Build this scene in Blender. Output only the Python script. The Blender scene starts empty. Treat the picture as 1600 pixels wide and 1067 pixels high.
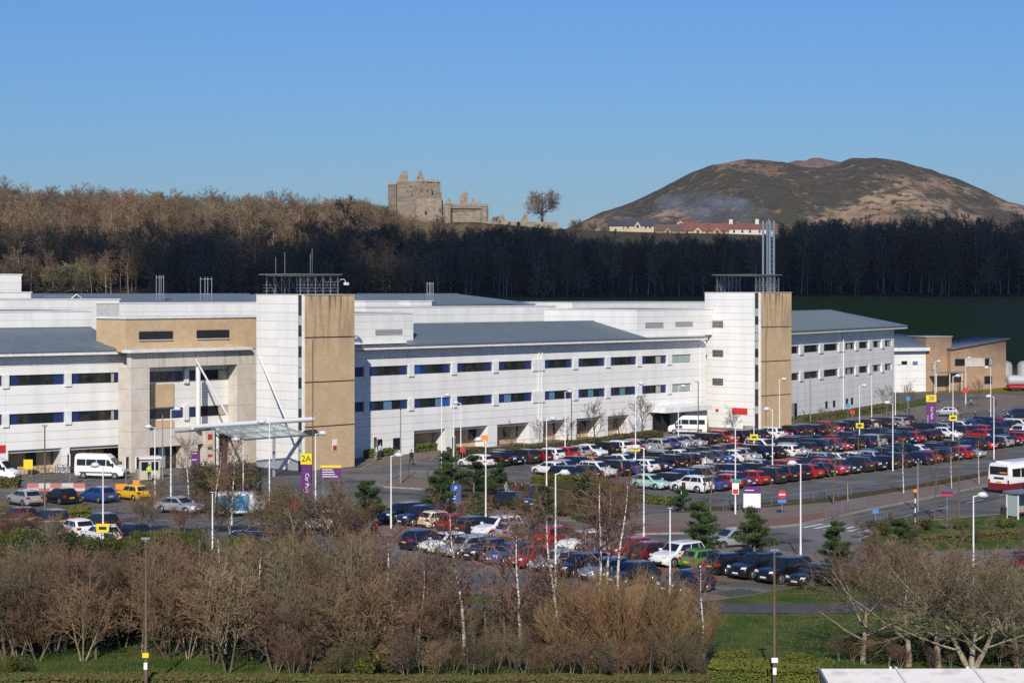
import bpy, bmesh, math, random
from mathutils import Vector, Matrix, noise as mnoise
R = math.radians
F, H0, HY = 3000.0, 20.0, 457.0          # focal length in photo pixels, eye height, horizon row
sc = bpy.context.scene
col = sc.collection
# ------------------------------------------------------------------ camera, sky, sun, exposure
cam_d = bpy.data.cameras.new('camera'); cam = bpy.data.objects.new('camera', cam_d); col.objects.link(cam)
cam.location = (0, 0, H0); cam.rotation_euler = (R(90), 0, 0)
cam_d.sensor_width = 36; cam_d.lens = F / 1600 * 36; cam_d.shift_y = -(533.5 - HY) / 1600
cam_d.clip_start = 1; cam_d.clip_end = 30000
sc.camera = cam
SUN_EL, SUN_AZ = 33.0, 184.0             # the sun stands behind the camera, a little to its left
world = bpy.data.worlds.new('World'); sc.world = world; world.use_nodes = True
wn = world.node_tree.nodes; wl = world.node_tree.links
bg = wn['Background']; sky = wn.new('ShaderNodeTexSky'); sky.sky_type = 'NISHITA'; sky.sun_disc = False
sky.sun_elevation = R(SUN_EL); sky.sun_rotation = R(SUN_AZ); sky.altitude = 100
sky.air_density = 1.6; sky.dust_density = 0.0; sky.ozone_density = 6.0
tint = wn.new('ShaderNodeMix'); tint.data_type = 'RGBA'; tint.blend_type = 'MULTIPLY'; tint.inputs['Factor'].default_value = 1; tint.inputs[7].default_value = (.36, .575, 1.02, 1)   # deep clear-air blue, the same all over the sky
wl.new(sky.outputs[0], tint.inputs[6]); wl.new(tint.outputs[2], bg.inputs[0]); bg.inputs[1].default_value = 0.097
sun_d = bpy.data.lights.new('sun', 'SUN'); sun = bpy.data.objects.new('sun', sun_d); col.objects.link(sun)
sun_d.energy = 4.9; sun_d.angle = R(0.53); sun_d.color = (1.0, 0.93, 0.82)
ax = R(SUN_AZ)                            # clockwise from +Y
sdir = Vector((math.sin(ax) * math.cos(R(SUN_EL)), math.cos(ax) * math.cos(R(SUN_EL)), math.sin(R(SUN_EL))))
sun.rotation_euler = sdir.to_track_quat('Z', 'Y').to_euler(); sun.location = (0, -50, 80)
vs = sc.view_settings; vs.view_transform = 'Standard'; vs.look = 'None'; vs.exposure = 0.0; vs.gamma = 1.0; vs.use_curve_mapping = False
sc.cycles.max_bounces = 5; sc.cycles.diffuse_bounces = 2; sc.cycles.glossy_bounces = 2; sc.cycles.transmission_bounces = 3
sc.cycles.transparent_max_bounces = 6; sc.cycles.volume_bounces = 0; sc.cycles.use_denoising = False
sc.cycles.caustics_reflective = False; sc.cycles.caustics_refractive = False
# ------------------------------------------------------------------ helpers
rnd = random.Random(7)
def G(x, y, z=0.0):                       # photo pixel of a point at height z -> world x, y
    d = (H0 - z) * F / (y - HY); return ((x - 800) / F * d, d)
def XZ(x, y, d): return ((x - 800) / F * d, H0 - (y - HY) * d / F)
def link(o, parent=None):
    col.objects.link(o)
    if parent: o.parent = parent
    return o
def tag(o, label=None, cat=None, group=None, kind=None):
    if label: o['label'] = label
    if cat: o['category'] = cat
    if group: o['group'] = group
    if kind: o['kind'] = kind
    return o
def empty(name, loc=(0, 0, 0), rz=0, label=None, cat=None, group=None):
    o = bpy.data.objects.new(name, None); o.location = loc; o.rotation_euler = (0, 0, rz); o.empty_display_size = .3
    link(o); return tag(o, label, cat, group)
def copy_tree(o, parent=None):
    c = o.copy(); link(c, parent)
    for ch in o.children: copy_tree(ch, c)
    return c
class MB:
    def __init__(s): s.v = []; s.f = []; s.m = []
    def add(s, vs, fs, mi=0):
        b = len(s.v); s.v.extend(vs)
        for f in fs: s.f.append(tuple(i + b for i in f)); s.m.append(mi)
        return s
    def box(s, x0, x1, y0, y1, z0, z1, mi=0, M=None):
        vs = [(x, y, z) for z in (z0, z1) for y in (y0, y1) for x in (x0, x1)]
        if M is not None: vs = [tuple(M @ Vector(v)) for v in vs]
        return s.add(vs, [(0, 2, 3, 1), (4, 5, 7, 6), (0, 1, 5, 4), (2, 6, 7, 3), (0, 4, 6, 2), (1, 3, 7, 5)], mi)
    def prism(s, pts, z0, z1, mi=0):      # plan polygon, counter-clockwise
        n = len(pts); vs = [(p[0], p[1], z0) for p in pts] + [(p[0], p[1], z1) for p in pts]
        fs = [tuple(range(n - 1, -1, -1)), tuple(range(n, 2 * n))] + [(i, (i + 1) % n, n + (i + 1) % n, n + i) for i in range(n)]
        return s.add(vs, fs, mi)
    def hull(s, lo, hi, mi=0):            # two matching rings of 3D points
        n = len(lo); return s.add(list(lo) + list(hi), [tuple(range(n - 1, -1, -1)), tuple(range(n, 2 * n))] + [(i, (i + 1) % n, n + (i + 1) % n, n + i) for i in range(n)], mi)
    def tube(s, pts, rad, n=3, mi=0, cap=False):
        k = len(pts); b = len(s.v); up = Vector((.31, .17, .93)); vs = []
        for i, p in enumerate(pts):
            p = Vector(p); d = Vector(pts[min(i + 1, k - 1)]) - Vector(pts[max(i - 1, 0)])
            a = d.cross(up)
            if a.length < 1e-6: a = d.cross(Vector((1, 0, 0)))
            a.normalize(); c = a.cross(d).normalized(); r = rad[i] if hasattr(rad, '__len__') else rad
            for j in range(n):
                t = 2 * math.pi * j / n; q = p + a * (r * math.cos(t)) + c * (r * math.sin(t)); vs.append((q.x, q.y, q.z))
        fs = [(i * n + j, i * n + (j + 1) % n, (i + 1) * n + (j + 1) % n, (i + 1) * n + j) for i in range(k - 1) for j in range(n)]
        if cap: fs += [tuple(range(n - 1, -1, -1)), tuple(range((k - 1) * n, k * n))]
        return s.add(vs, fs, mi)
    def cyl(s, x, y, z0, z1, r, n=10, mi=0, r2=None): return s.tube([(x, y, z0), (x, y, z1)], [r, r if r2 is None else r2], n, mi, True)
    def mesh(s, name, mats, smooth=False, ang=None):
        me = bpy.data.meshes.new(name); me.from_pydata(s.v, [], s.f)
        for m in (mats if isinstance(mats, (list, tuple)) else [mats]): me.materials.append(m)
        if any(s.m): me.polygons.foreach_set('material_index', s.m)
        if smooth or ang:
            me.polygons.foreach_set('use_smooth', [True] * len(s.f))
            if ang: me.set_sharp_from_angle(angle=R(ang))
        me.update(); return me
    def build(s, name, mats, parent=None, loc=None, smooth=False, ang=None):
        o = bpy.data.objects.new(name, s.mesh(name, mats, smooth, ang))
        if loc: o.location = loc
        return link(o, parent)
def inst(name, me, parent=None, loc=(0, 0, 0), rot=(0, 0, 0), scale=None):
    o = bpy.data.objects.new(name, me); o.location = loc; o.rotation_euler = rot
    if scale: o.scale = scale if hasattr(scale, '__len__') else (scale,) * 3
    return link(o, parent)
_boxes = {}
def boxpart(name, sx, sy, sz, m, parent, loc):   # box with its corner at loc, mesh shared between alike pieces
    k = (name, round(sx, 2), round(sy, 2), round(sz, 2), m.name)
    if k not in _boxes: _boxes[k] = MB().box(0, k[1], 0, k[2], 0, k[3]).mesh(name, m)
    return inst(name, _boxes[k], parent, loc)
# ------------------------------------------------------------------ materials
def nt(name):
    m = bpy.data.materials.new(name); m.use_nodes = True; t = m.node_tree; return m, t.nodes, t.links, t.nodes['Principled BSDF']
def c4(c): return (c[0], c[1], c[2], 1)
MATS = {}
def mat(name, c, rough=.7, c2=None, scale=1.0, detail=4, lo=.35, hi=.65, bump=0, bscale=None, metal=0, spec=.5, stretch=None, rand=0, coord='pos', c3=None, s3=.1, lo3=.5, hi3=.62, coat=0, trans=0):
    if name in MATS: return MATS[name]
    m, n, l, b = nt(name); b.inputs['Base Color'].default_value = c4(c); b.inputs['Roughness'].default_value = rough
    b.inputs['Metallic'].default_value = metal; b.inputs['Specular IOR Level'].default_value = spec
    if coat: b.inputs['Coat Weight'].default_value = coat; b.inputs['Coat Roughness'].default_value = .06
    out = None
    def vec(st):
        if coord == 'pos': g = n.new('ShaderNodeNewGeometry').outputs['Position']
        else: g = n.new('ShaderNodeTexCoord').outputs['Object']
        if st:
            mp = n.new('ShaderNodeMapping'); mp.inputs['Scale'].default_value = st; l.new(g, mp.inputs[0]); g = mp.outputs[0]
        return g
    def mixn(prev, colr, sca, lo_, hi_, st, det):
        t = n.new('ShaderNodeTexNoise'); t.inputs['Scale'].default_value = sca; t.inputs['Detail'].default_value = det; l.new(vec(st), t.inputs['Vector'])
        r = n.new('ShaderNodeMapRange'); r.inputs[1].default_value = lo_; r.inputs[2].default_value = hi_; l.new(t.outputs[0], r.inputs[0])
        x = n.new('ShaderNodeMix'); x.data_type = 'RGBA'; l.new(r.outputs[0], x.inputs['Factor'])
        if prev is None: x.inputs[6].default_value = c4(c)
        else: l.new(prev, x.inputs[6])
        x.inputs[7].default_value = c4(colr); return x.outputs[2]
    if c2: out = mixn(None, c2, scale, lo, hi, stretch, detail)
    if c3: out = mixn(out, c3, s3, lo3, hi3, None, 3)
    if rand:
        oi = n.new('ShaderNodeObjectInfo'); hs = n.new('ShaderNodeHueSaturation')
        if out is None: hs.inputs['Color'].default_value = c4(c)
        else: l.new(out, hs.inputs['Color'])
        mr = n.new('ShaderNodeMapRange'); mr.inputs[3].default_value = 1 - rand; mr.inputs[4].default_value = 1 + rand; l.new(oi.outputs['Random'], mr.inputs[0]); l.new(mr.outputs[0], hs.inputs['Value'])
        ml = n.new('ShaderNodeMath'); ml.operation = 'MULTIPLY'; ml.inputs[1].default_value = 7.31; fr = n.new('ShaderNodeMath'); fr.operation = 'FRACT'; l.new(oi.outputs['Random'], ml.inputs[0]); l.new(ml.outputs[0], fr.inputs[0])
        m2 = n.new('ShaderNodeMapRange'); m2.inputs[3].default_value = .5 - rand * .06; m2.inputs[4].default_value = .5 + rand * .06; l.new(fr.outputs[0], m2.inputs[0]); l.new(m2.outputs[0], hs.inputs['Hue'])
        out = hs.outputs[0]
    if out is not None: l.new(out, b.inputs['Base Color'])
    if bump:
        t = n.new('ShaderNodeTexNoise'); t.inputs['Scale'].default_value = bscale or scale * 3; t.inputs['Detail'].default_value = 5; l.new(vec(None), t.inputs['Vector'])
        bp = n.new('ShaderNodeBump'); bp.inputs['Strength'].default_value = bump; bp.inputs['Distance'].default_value = .1; l.new(t.outputs[0], bp.inputs['Height']); l.new(bp.outputs[0], b.inputs['Normal'])
    if trans: b.inputs['Transmission Weight'].default_value = trans; b.inputs['IOR'].default_value = 1.02
    MATS[name] = m; return m
def brick_mat(name, ca, cb, cm, bw=.45, bh=.15, streak=None, blotch=None):
    m, n, l, b = nt(name); tc = n.new('ShaderNodeTexCoord'); sp = n.new('ShaderNodeSeparateXYZ'); l.new(tc.outputs['Object'], sp.inputs[0])
    ad = n.new('ShaderNodeMath'); l.new(sp.outputs[0], ad.inputs[0]); l.new(sp.outputs[1], ad.inputs[1]); cb_ = n.new('ShaderNodeCombineXYZ'); l.new(ad.outputs[0], cb_.inputs[0]); l.new(sp.outputs[2], cb_.inputs[1])
    t = n.new('ShaderNodeTexBrick'); l.new(cb_.outputs[0], t.inputs[0]); t.inputs['Color1'].default_value = c4(ca); t.inputs['Color2'].default_value = c4(cb); t.inputs['Mortar'].default_value = c4(cm)
    t.inputs['Scale'].default_value = 1; t.inputs['Brick Width'].default_value = bw; t.inputs['Row Height'].default_value = bh; t.inputs['Mortar Size'].default_value = .012; t.inputs['Bias'].default_value = 0
    out = t.outputs[0]
    def over(colr, st, sca, lo_, hi_, o):
        mp = n.new('ShaderNodeMapping'); mp.inputs['Scale'].default_value = st; l.new(cb_.outputs[0], mp.inputs[0])
        tn = n.new('ShaderNodeTexNoise'); tn.inputs['Scale'].default_value = sca; tn.inputs['Detail'].default_value = 5; l.new(mp.outputs[0], tn.inputs[0])
        r = n.new('ShaderNodeMapRange'); r.inputs[1].default_value = lo_; r.inputs[2].default_value = hi_; l.new(tn.outputs[0], r.inputs[0]); x = n.new('ShaderNodeMix'); x.data_type = 'RGBA'
        l.new(r.outputs[0], x.inputs['Factor']); l.new(o, x.inputs[6]); x.inputs[7].default_value = c4(colr); return x.outputs[2], r, x
    if blotch: out = over(blotch, (1, 1, 1), .6, .42, .75, out)[0]
    if streak:                            # water stains running down from the coping
        out, r, x = over(streak[0], (1, .07, 1), 1.6, .47, .62, out); g = n.new('ShaderNodeMapRange'); g.inputs[1].default_value = streak[1]; g.inputs[2].default_value = streak[2]
        l.new(sp.outputs[2], g.inputs[0]); mu = n.new('ShaderNodeMath'); mu.operation = 'MULTIPLY'; l.new(r.outputs[0], mu.inputs[0]); l.new(g.outputs[0], mu.inputs[1]); l.new(mu.outputs[0], x.inputs['Factor'])
    l.new(out, b.inputs['Base Color']); b.inputs['Roughness'].default_value = .9; b.inputs['Specular IOR Level'].default_value = .2
    MATS[name] = m; return m
white = mat('white_cladding', (.79, .78, .755), .5, (.71, .70, .665), .5, 6, .42, .7, bump=0, stretch=(1.2, 1.2, .12), spec=.3, rand=.035)
white2 = mat('white_trim', (.78, .78, .77), .45, (.66, .66, .65), 1.5, spec=.3)
joint = mat('cladding_joint', (.62, .61, .60), .9)
conc = mat('stained_concrete', (.60, .55, .48), .85, (.40, .35, .29), 1.1, 6, .5, .75, stretch=(1.6, 1.6, .16), spec=.2)
concp = mat('pale_concrete', (.64, .58, .51), .85, (.54, .48, .41), .8, 5, spec=.2)
brick = brick_mat('buff_brick', (.60, .44, .265), (.51, .36, .21), (.56, .43, .29), blotch=(.47, .335, .195))
brickt = brick_mat('buff_brick_stained', (.60, .44, .265), (.51, .36, .21), (.56, .43, .29), streak=((.14, .115, .07), 12.5, 20.0), blotch=(.50, .355, .205))
brickr = brick_mat('brown_brick', (.44, .29, .185), (.36, .235, .145), (.4, .3, .2), blotch=(.33, .21, .13))
roofm = mat('blue_grey_metal_roof', (.15, .185, .215), .5, (.125, .158, .185), .5, spec=.4)
roofd = mat('roof_seam', (.12, .15, .175), .45)
flat = mat('flat_roof_membrane', (.2, .215, .23), .8, (.15, .16, .17), .4)
dark = mat('dark_void', (.012, .012, .014), .8)
glass = mat('dark_glass', (.014, .018, .022), .08, spec=.35)
glassb = mat('glass_with_blind', (.10, .22, .34), .25, spec=.4)
glassc = mat('glass_with_cream_blind', (.42, .40, .32), .3, spec=.4)
glassg = mat('pale_glass', (.32, .38, .36), .2, spec=.4)
glassm = mat('glass_dim_room', (.04, .04, .035), .1, (.012, .012, .014), 1.3, 3, spec=.35)
bluep = mat('blue_window_panel', (.016, .034, .125), .3)
blueb = mat('bright_blue_panel', (.02, .085, .33), .3)
frame_m = mat('window_frame', (.03, .033, .045), .4)
steel = mat('galvanised_steel', (.36, .38, .40), .4, (.28, .3, .32), 3, metal=.6)
silver = mat('polished_flue', (.62, .64, .66), .25, metal=.9)
postw = mat('white_post', (.74, .74, .73), .4)
postb = mat('brown_post', (.13, .09, .055), .5, (.1, .07, .045), 2)
postg = mat('grey_post', (.2, .2, .19), .5)
black = mat('black_rubber', (.012, .012, .013), .7)
blackp = mat('black_plastic', (.02, .02, .022), .45)
yellow = mat('sign_yellow', (.75, .58, .02), .5)
purple = mat('sign_purple', (.10, .018, .13), .5)
signw = mat('sign_white', (.78, .78, .78), .5)
signr = mat('sign_red', (.55, .03, .03), .5)
signb = mat('sign_blue', (.03, .07, .30), .5)
signlb = mat('sign_light_blue', (.05, .22, .55), .5)
orange = mat('orange', (.75, .25, .02), .5)
green_s = mat('sign_green', (.02, .32, .22), .5)
asphalt = mat('asphalt', (.125, .12, .116), .9, (.088, .086, .084), .3, 8, .42, .6, bump=.25, bscale=25, spec=.25, c3=(.165, .155, .145), s3=.09, lo3=.53, hi3=.60)
asphaltp = mat('path_asphalt', (.085, .083, .088), .9, (.07, .068, .07), .8, 6, bump=.2, bscale=25, spec=.2)
baym = mat('parking_bay_blocks', (.17, .125, .085), .9, (.12, .09, .065), .5, 5, bump=.2, bscale=20, spec=.2)
pave = mat('footway_paving', (.20, .155, .125), .9, (.155, .125, .105), .6, 5, bump=.2, bscale=12, spec=.2)
pavep = mat('red_tactile_paving', (.20, .085, .06), .9, (.16, .08, .06), 1.2)
kerbm = mat('kerb_stone', (.30, .28, .25), .85, (.22, .2, .18), 2)
linew = mat('white_road_paint', (.55, .55, .53), .7, (.2, .2, .2), 2.5, 5, .5, .75)
liney = mat('yellow_road_paint', (.5, .36, .06), .7, (.25, .2, .08), 2.5, 5, .5, .75)
grass = mat('grass', (.038, .075, .012), .95, (.085, .11, .025), .45, 10, .38, .62, bump=.9, bscale=9, spec=.1, c3=(.12, .105, .045), s3=.09, lo3=.55, hi3=.75)
meadow = mat('slope_grass', (.145, .13, .014), .95, (.165, .12, .02), .12, 8, bump=.8, bscale=2, spec=.1, c3=(.17, .125, .045), s3=.03, lo3=.5, hi3=.7)
litter = mat('leaf_litter', (.075, .055, .034), .95, (.05, .045, .022), .3, 6, bump=.8, bscale=3, spec=.1)
mulch = mat('planting_bed', (.085, .055, .03), .95, (.06, .06, .02), .8, 6, bump=.8, bscale=6, spec=.1)
barkg = mat('grey_brown_bark', (.16, .125, .085), .9, (.10, .08, .05), 5, rand=.25, coord='obj')
barkp = mat('pale_bark', (.30, .245, .175), .9, (.17, .14, .1), 4, rand=.15, coord='obj')
barkq = mat('pale_birch_bark', (.5, .44, .36), .85, (.25, .2, .15), 3, rand=.2, coord='obj')
barkw = mat('birch_bark', (.62, .57, .50), .8, (.12, .10, .08), 3.5, 4, .52, .6, coord='obj', stretch=(1, 1, 2.2))
paint_cache = {}
twig_w = mat('wood_twigs', (.165, .133, .09), .95, (.12, .092, .062), .05, 3, rand=.42, spec=.1)
twig_o = mat('olive_twigs', (.21, .18, .10), .95, (.15, .125, .07), .05, 3, rand=.3, spec=.1)
twig_d = mat('purple_brown_twigs', (.20, .135, .085), .95, rand=.3, spec=.1)
twig_s = mat('shrub_twigs', (.20, .125, .075), .95, (.12, .078, .052), .12, 3, rand=.3, spec=.1)
twig_f = mat('willow_shoots', (.25, .155, .078), .9, (.17, .11, .058), .3, 3, rand=.2, spec=.15)
twig_g = mat('mossy_twigs', (.18, .14, .09), .9, (.12, .09, .06), .4, 3, rand=.3, spec=.1)
twig_p = mat('street_tree_twigs', (.13, .10, .075), .9, rand=.2, spec=.1)
needle = mat('pine_needles', (.032, .062, .020), .8, (.055, .085, .028), 1.2, 4, rand=.25, spec=.2)
leafh = mat('hedge_leaves', (.075, .085, .022), .8, (.10, .075, .03), 1.0, 4, rand=.2, spec=.2)
leafg = mat('evergreen_leaves', (.06, .085, .018), .8, (.12, .12, .02), .8, 4, rand=.3, spec=.25)
leafd = mat('dark_evergreen_leaves', (.028, .045, .014), .8, (.04, .05, .02), 1, rand=.25, spec=.2)
leafy = mat('gorse_leaves', (.13, .13, .018), .8, (.09, .1, .02), 1.2, 4, rand=.2, spec=.2)
stone = brick_mat('castle_stone', (.33, .27, .21), (.24, .195, .15), (.28, .225, .175), .9, .45, blotch=(.17, .14, .11))
# ------------------------------------------------------------------ terrain, roads and pavements
def lerp(t, a): 
    if t <= a[0][0]: return a[0][1]
    for (x0, y0), (x1, y1) in zip(a, a[1:]):
        if t <= x1: return y0 + (y1 - y0) * (t - x0) / (x1 - x0)
    return a[-1][1]
def sm(t): t = max(0, min(1, t)); return t * t * (3 - 2 * t)
RIDGE = [(-900, 44), (-200, 52), (0, 49), (300, 46), (500, 44), (600, 47), (770, 47), (900, 44), (1200, 42), (1300, 34), (1600, 31), (2400, 28)]
def ZT(X, Y):
    if Y < 385: return -.02
    xp = 800 + F * X / Y; zr = lerp(xp, RIDGE)
    z = 19 * sm((Y - 385) / 75) if Y < 460 else 19 + (zr - 19) * min(1, (Y - 460) / 280)
    if Y > 860: z = zr - (zr - 12) * sm((Y - 860) / 900)
    return z - .02 + .5 * sm((Y - 400) / 60) * mnoise.noise((X * .03, Y * .03, 3))
def axis(a): return [v for s in a for v in s]
xs = sorted(set([-6000, -3500, -2000, -1200, -800] + list(range(-560, 561, 14)) + [800, 1200, 2000, 3500, 6000]))
ys = sorted(set([-800, -300, -50, 60, 100, 140, 200, 260, 320, 360] + list(range(380, 900, 10)) + list(range(900, 1800, 60)) + [2000, 2600, 3500, 5000, 8000, 12000]))
m = MB(); m.v = [(x, y, ZT(x, y)) for y in ys for x in xs]; nx = len(xs)
for j in range(len(ys) - 1):
    for i in range(nx - 1):
        m.f.append((j * nx + i, j * nx + i + 1, (j + 1) * nx + i + 1, (j + 1) * nx + i)); yc = ys[j]
        m.m.append(0 if yc < 370 else (1 if yc < 455 or yc >= 790 else 2))
tag(m.build('ground', [grass, meadow, litter], smooth=True), 'grassy ground rising to the wooded ridge', None, None, 'structure')
_sn = [0]
def sheet(name, px, z, m_, thick=0, kind='structure', world_pts=None):
    _sn[0] += 1; z += .0012 * _sn[0] if z > .1 else (.0004 * _sn[0] if z > .006 else 0)
    pts = world_pts or [G(x, y) for x, y in px]
    a = sum(p[0] * q[1] - q[0] * p[1] for p, q in zip(pts, pts[1:] + pts[:1]))
    if a < 0: pts = pts[::-1]
    mb = MB()
    if thick: mb.prism(pts, z - thick, z)
    else: mb.add([(p[0], p[1], z) for p in pts], [tuple(range(len(pts)))])
    o = mb.build(name, m_); 
    if kind: o['kind'] = kind
    return o
sheet('road', [(-260, 862), (330, 856), (560, 866), (640, 925), (1075, 942), (1130, 936), (1230, 921), (1318, 906), (1330, 892), (1760, 884), (1760, 583), (1560, 575), (1400, 600), (1240, 632), (1000, 640), (560, 690), (-260, 728)], .004, asphalt)
TH = R(47.5); tx, ty = math.cos(TH), math.sin(TH); nfx, nfy = ty, -tx      # along the facade / out of it
def U(P, u, v): return (P[0] + u * tx + v * nfx, P[1] + u * ty + v * nfy)
PB = (5.4, 230.0)                                                           # a point of the back row of the large car park
ROWS = [(0, -14, 80), (12.2, -15, 88), (17.4, -18.4, 86), (29.4, -19.4, 64), (34.6, -19, 38)]
def wpoly(name, pts, z, m_, thick=0): return sheet(name, None, z, m_, thick, world_pts=pts)
wpoly('parking_bays', [U(PB, -15, -2.7), U(PB, 81, -2.7), U(PB, 81, 2.6), U(PB, -15, 2.6)], .009, baym)
wpoly('parking_bays', [U(PB, -18, 9.6), U(PB, 89, 9.6), U(PB, 87, 20), U(PB, -19, 20)], .009, baym)
wpoly('parking_bays', [U(PB, -20, 26.8), U(PB, 66, 26.8), U(PB, 39, 37.3), U(PB, -20, 37.3)], .009, baym)
# front footway beside the access road, planting strip, islands
sheet('footway', [(985, 806), (1130, 800), (1300, 786), (1480, 757), (1640, 725), (1640, 738), (1480, 773), (1345, 800), (1255, 820), (1130, 833), (985, 836)], .12, pave, .125)
sheet('tactile_paving', [(1000, 827), (1130, 822), (1250, 808), (1330, 795), (1335, 799), (1255, 818), (1130, 831), (1000, 834)], .125, pavep)
sheet('planting_strip', [(1060, 797), (1130, 792), (1300, 778), (1420, 761), (1560, 735), (1560, 739), (1480, 755), (1300, 784), (1130, 798), (1060, 803)], .14, mulch, .14)
sheet('footway', [(575, 752), (640, 738), (700, 738), (760, 745), (1000, 788), (1000, 822), (860, 812), (720, 790), (660, 765), (600, 762)], .12, pave, .125)
sheet('planting_bed', [(690, 742), (760, 748), (880, 768), (985, 790), (985, 815), (860, 806), (720, 784)], .16, mulch, .16)
sheet('planting_bed', [(830, 752), (905, 745), (1005, 772), (1040, 783), (960, 785)], .16, mulch, .16)
sheet('grass_verge', [(1345, 844), (1420, 818), (1600, 802), (1760, 796), (1760, 846), (1500, 860), (1390, 862)], .13, grass, .13)
sheet('footway', [(1290, 872), (1340, 852), (1390, 866), (1500, 864), (1760, 850), (1760, 858), (1500, 873), (1340, 888)], .12, pave, .125)
sheet('footway', [(560, 836), (600, 822), (760, 832), (1060, 858), (1130, 852), (1250, 866), (1330, 880), (1320, 892), (1200, 868), (1060, 866), (760, 842)], .12, pave, .125)
sheet('grass_verge', [(-260, 795), (-20, 790), (70, 800), (140, 806), (150, 812), (60, 818), (-260, 822)], .13, grass, .13)
sheet('footway', [(540, 795), (600, 783), (640, 785), (660, 800), (610, 812), (560, 815)], .12, pave, .125)
sheet('footway', [(560, 716), (690, 700), (1000, 664), (1000, 676), (720, 708), (590, 728)], .05, pave, .055)
sheet('forecourt_paving', [(1010, 676), (1100, 660), (1190, 674), (1240, 668), (1420, 636), (1600, 618), (1600, 634), (1420, 656), (1330, 672), (1180, 694), (1060, 700), (1010, 690)], .05, pave, .055)
sheet('grass_verge', [(1250, 655), (1400, 633), (1450, 622), (1470, 628), (1400, 642), (1270, 662)], .13, grass, .085)
sheet('forecourt_paving', [(1430, 662), (1520, 652), (1600, 643), (1760, 634), (1760, 650), (1600, 662), (1500, 672)], .05, pave, .055)
sheet('parking_bays', [(-260, 778), (0, 775), (250, 768), (250, 782), (60, 790), (-260, 796)], .009, baym)
sheet('parking_bays', [(640, 822), (700, 815), (1000, 850), (1320, 890), (1318, 903), (1230, 917), (1100, 905), (860, 862)], .009, baym)
sheet('path', [(1040, 947), (1120, 942), (1300, 943), (1430, 936), (1600, 920), (1800, 905), (1800, 918), (1600, 935), (1430, 951), (1300, 958), (1120, 957), (1000, 958), (600, 950), (600, 940)], .004, asphaltp)
# road paint
def stripe(name, p, q, w, m_, z=.036, dash=None):
    d = Vector((q[0] - p[0], q[1] - p[1])); L = d.length; d.normalize(); nn = Vector((-d.y, d.x)) * w / 2; mb = MB(); s = 0
    while s < L:
        e = min(L, s + (dash[0] if dash else L)); a = Vector(p) + d * s; b = Vector(p) + d * e
        mb.add([(a.x + nn.x, a.y + nn.y, z), (a.x - nn.x, a.y - nn.y, z), (b.x - nn.x, b.y - nn.y, z), (b.x + nn.x, b.y + nn.y, z)], [(0, 1, 2, 3)]); s = e + (dash[1] if dash else 1)
    return tag(mb.build(name, m_), kind='structure')
for v, u0, u1 in ROWS:
    mb = MB()
    for k in range(int((u1 - u0) / 2.5) + 2):
        a = U(PB, u0 + k * 2.5 - 1.25, v - 2.5); b = U(PB, u0 + k * 2.5 - 1.25, v + 2.5); w = .06
        mb.add([(a[0] - tx * w, a[1] - ty * w, .036), (a[0] + tx * w, a[1] + ty * w, .036), (b[0] + tx * w, b[1] + ty * w, .036), (b[0] - tx * w, b[1] - ty * w, .036)], [(0, 1, 2, 3)])
    tag(mb.build('bay_lines', linew), kind='structure')
zc_ = Vector(G(1322, 826))                # zebra crossing
for k in range(-3, 4): q = zc_ + Vector((-.79, .61)) * k * 1.05; e_ = Vector((.61, .79)) * 1.7; stripe('zebra_stripe', q - e_, q + e_, .52, linew)
stripe('lane_line', G(1145, 797), G(1300, 776), .12, linew, dash=(3, 3)); stripe('lane_line', G(1395, 811), G(1620, 762), .13, linew, dash=(4, 4))
stripe('edge_line', G(1300, 816), G(1600, 757), .12, liney); stripe('edge_line', G(1140, 786), G(1480, 742), .1, linew)
stripe('lane_line', G(40, 806), G(330, 781), .12, linew, dash=(4, 3)); stripe('lane_line', G(240, 812), G(340, 820), .12, linew)
for k in range(5): stripe('edge_line', G(563 + k * 27, 733 - k * 3.5), G(600 + k * 27, 712 - k * 3.5), .14, liney)
stripe('edge_line', G(530, 744), G(620, 742), .14, liney); stripe('lane_line', G(560, 775), G(700, 762), .12, linew, dash=(3, 3))
for k in range(6): stripe('edge_line', G(20 + k * 36, 752), G(60 + k * 36, 742), .12, liney)
stripe('edge_line', G(1250, 662), G(1420, 641), .12, liney); stripe('lane_line', G(1450, 652), G(1600, 628), .12, linew, dash=(3, 3))

# kerb stones along the access road and worn patches in the tarmac
ks = MB().box(0, .9, -.08, .08, .0, .16).mesh('kerb_stone', kerbm)
for nm, line in (('kerb', [(1640, 738), (1480, 773), (1345, 800), (1255, 820), (1130, 833), (985, 836)]), ('kerb', [(1345, 844), (1420, 818), (1600, 802), (1700, 798)]), ('kerb', [(575, 752), (640, 738), (700, 738)]), ('kerb', [(575, 752), (600, 762), (660, 765), (720, 790)])):
    rt = empty(nm); rt['kind'] = 'structure'; P_ = [Vector(G(*q)) for q in line]
    for p, q in zip(P_, P_[1:]):
        d = q - p; L = d.length; d.normalize(); k = 0
        while k * .93 < L - .5: o = inst('kerb_stone', ks, rt, (p.x + d.x * k * .93, p.y + d.y * k * .93, .004 + .012 * rnd.random()), (0, 0, math.atan2(d.y, d.x) + R(rnd.uniform(-.8, .8)))); k += 1
patch = mat('tarmac_patch', (.062, .061, .06), .9, (.08, .078, .076), 1.2, 5, bump=.2, bscale=25, spec=.25); iron = mat('cast_iron', (.05, .045, .04), .6)
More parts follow.
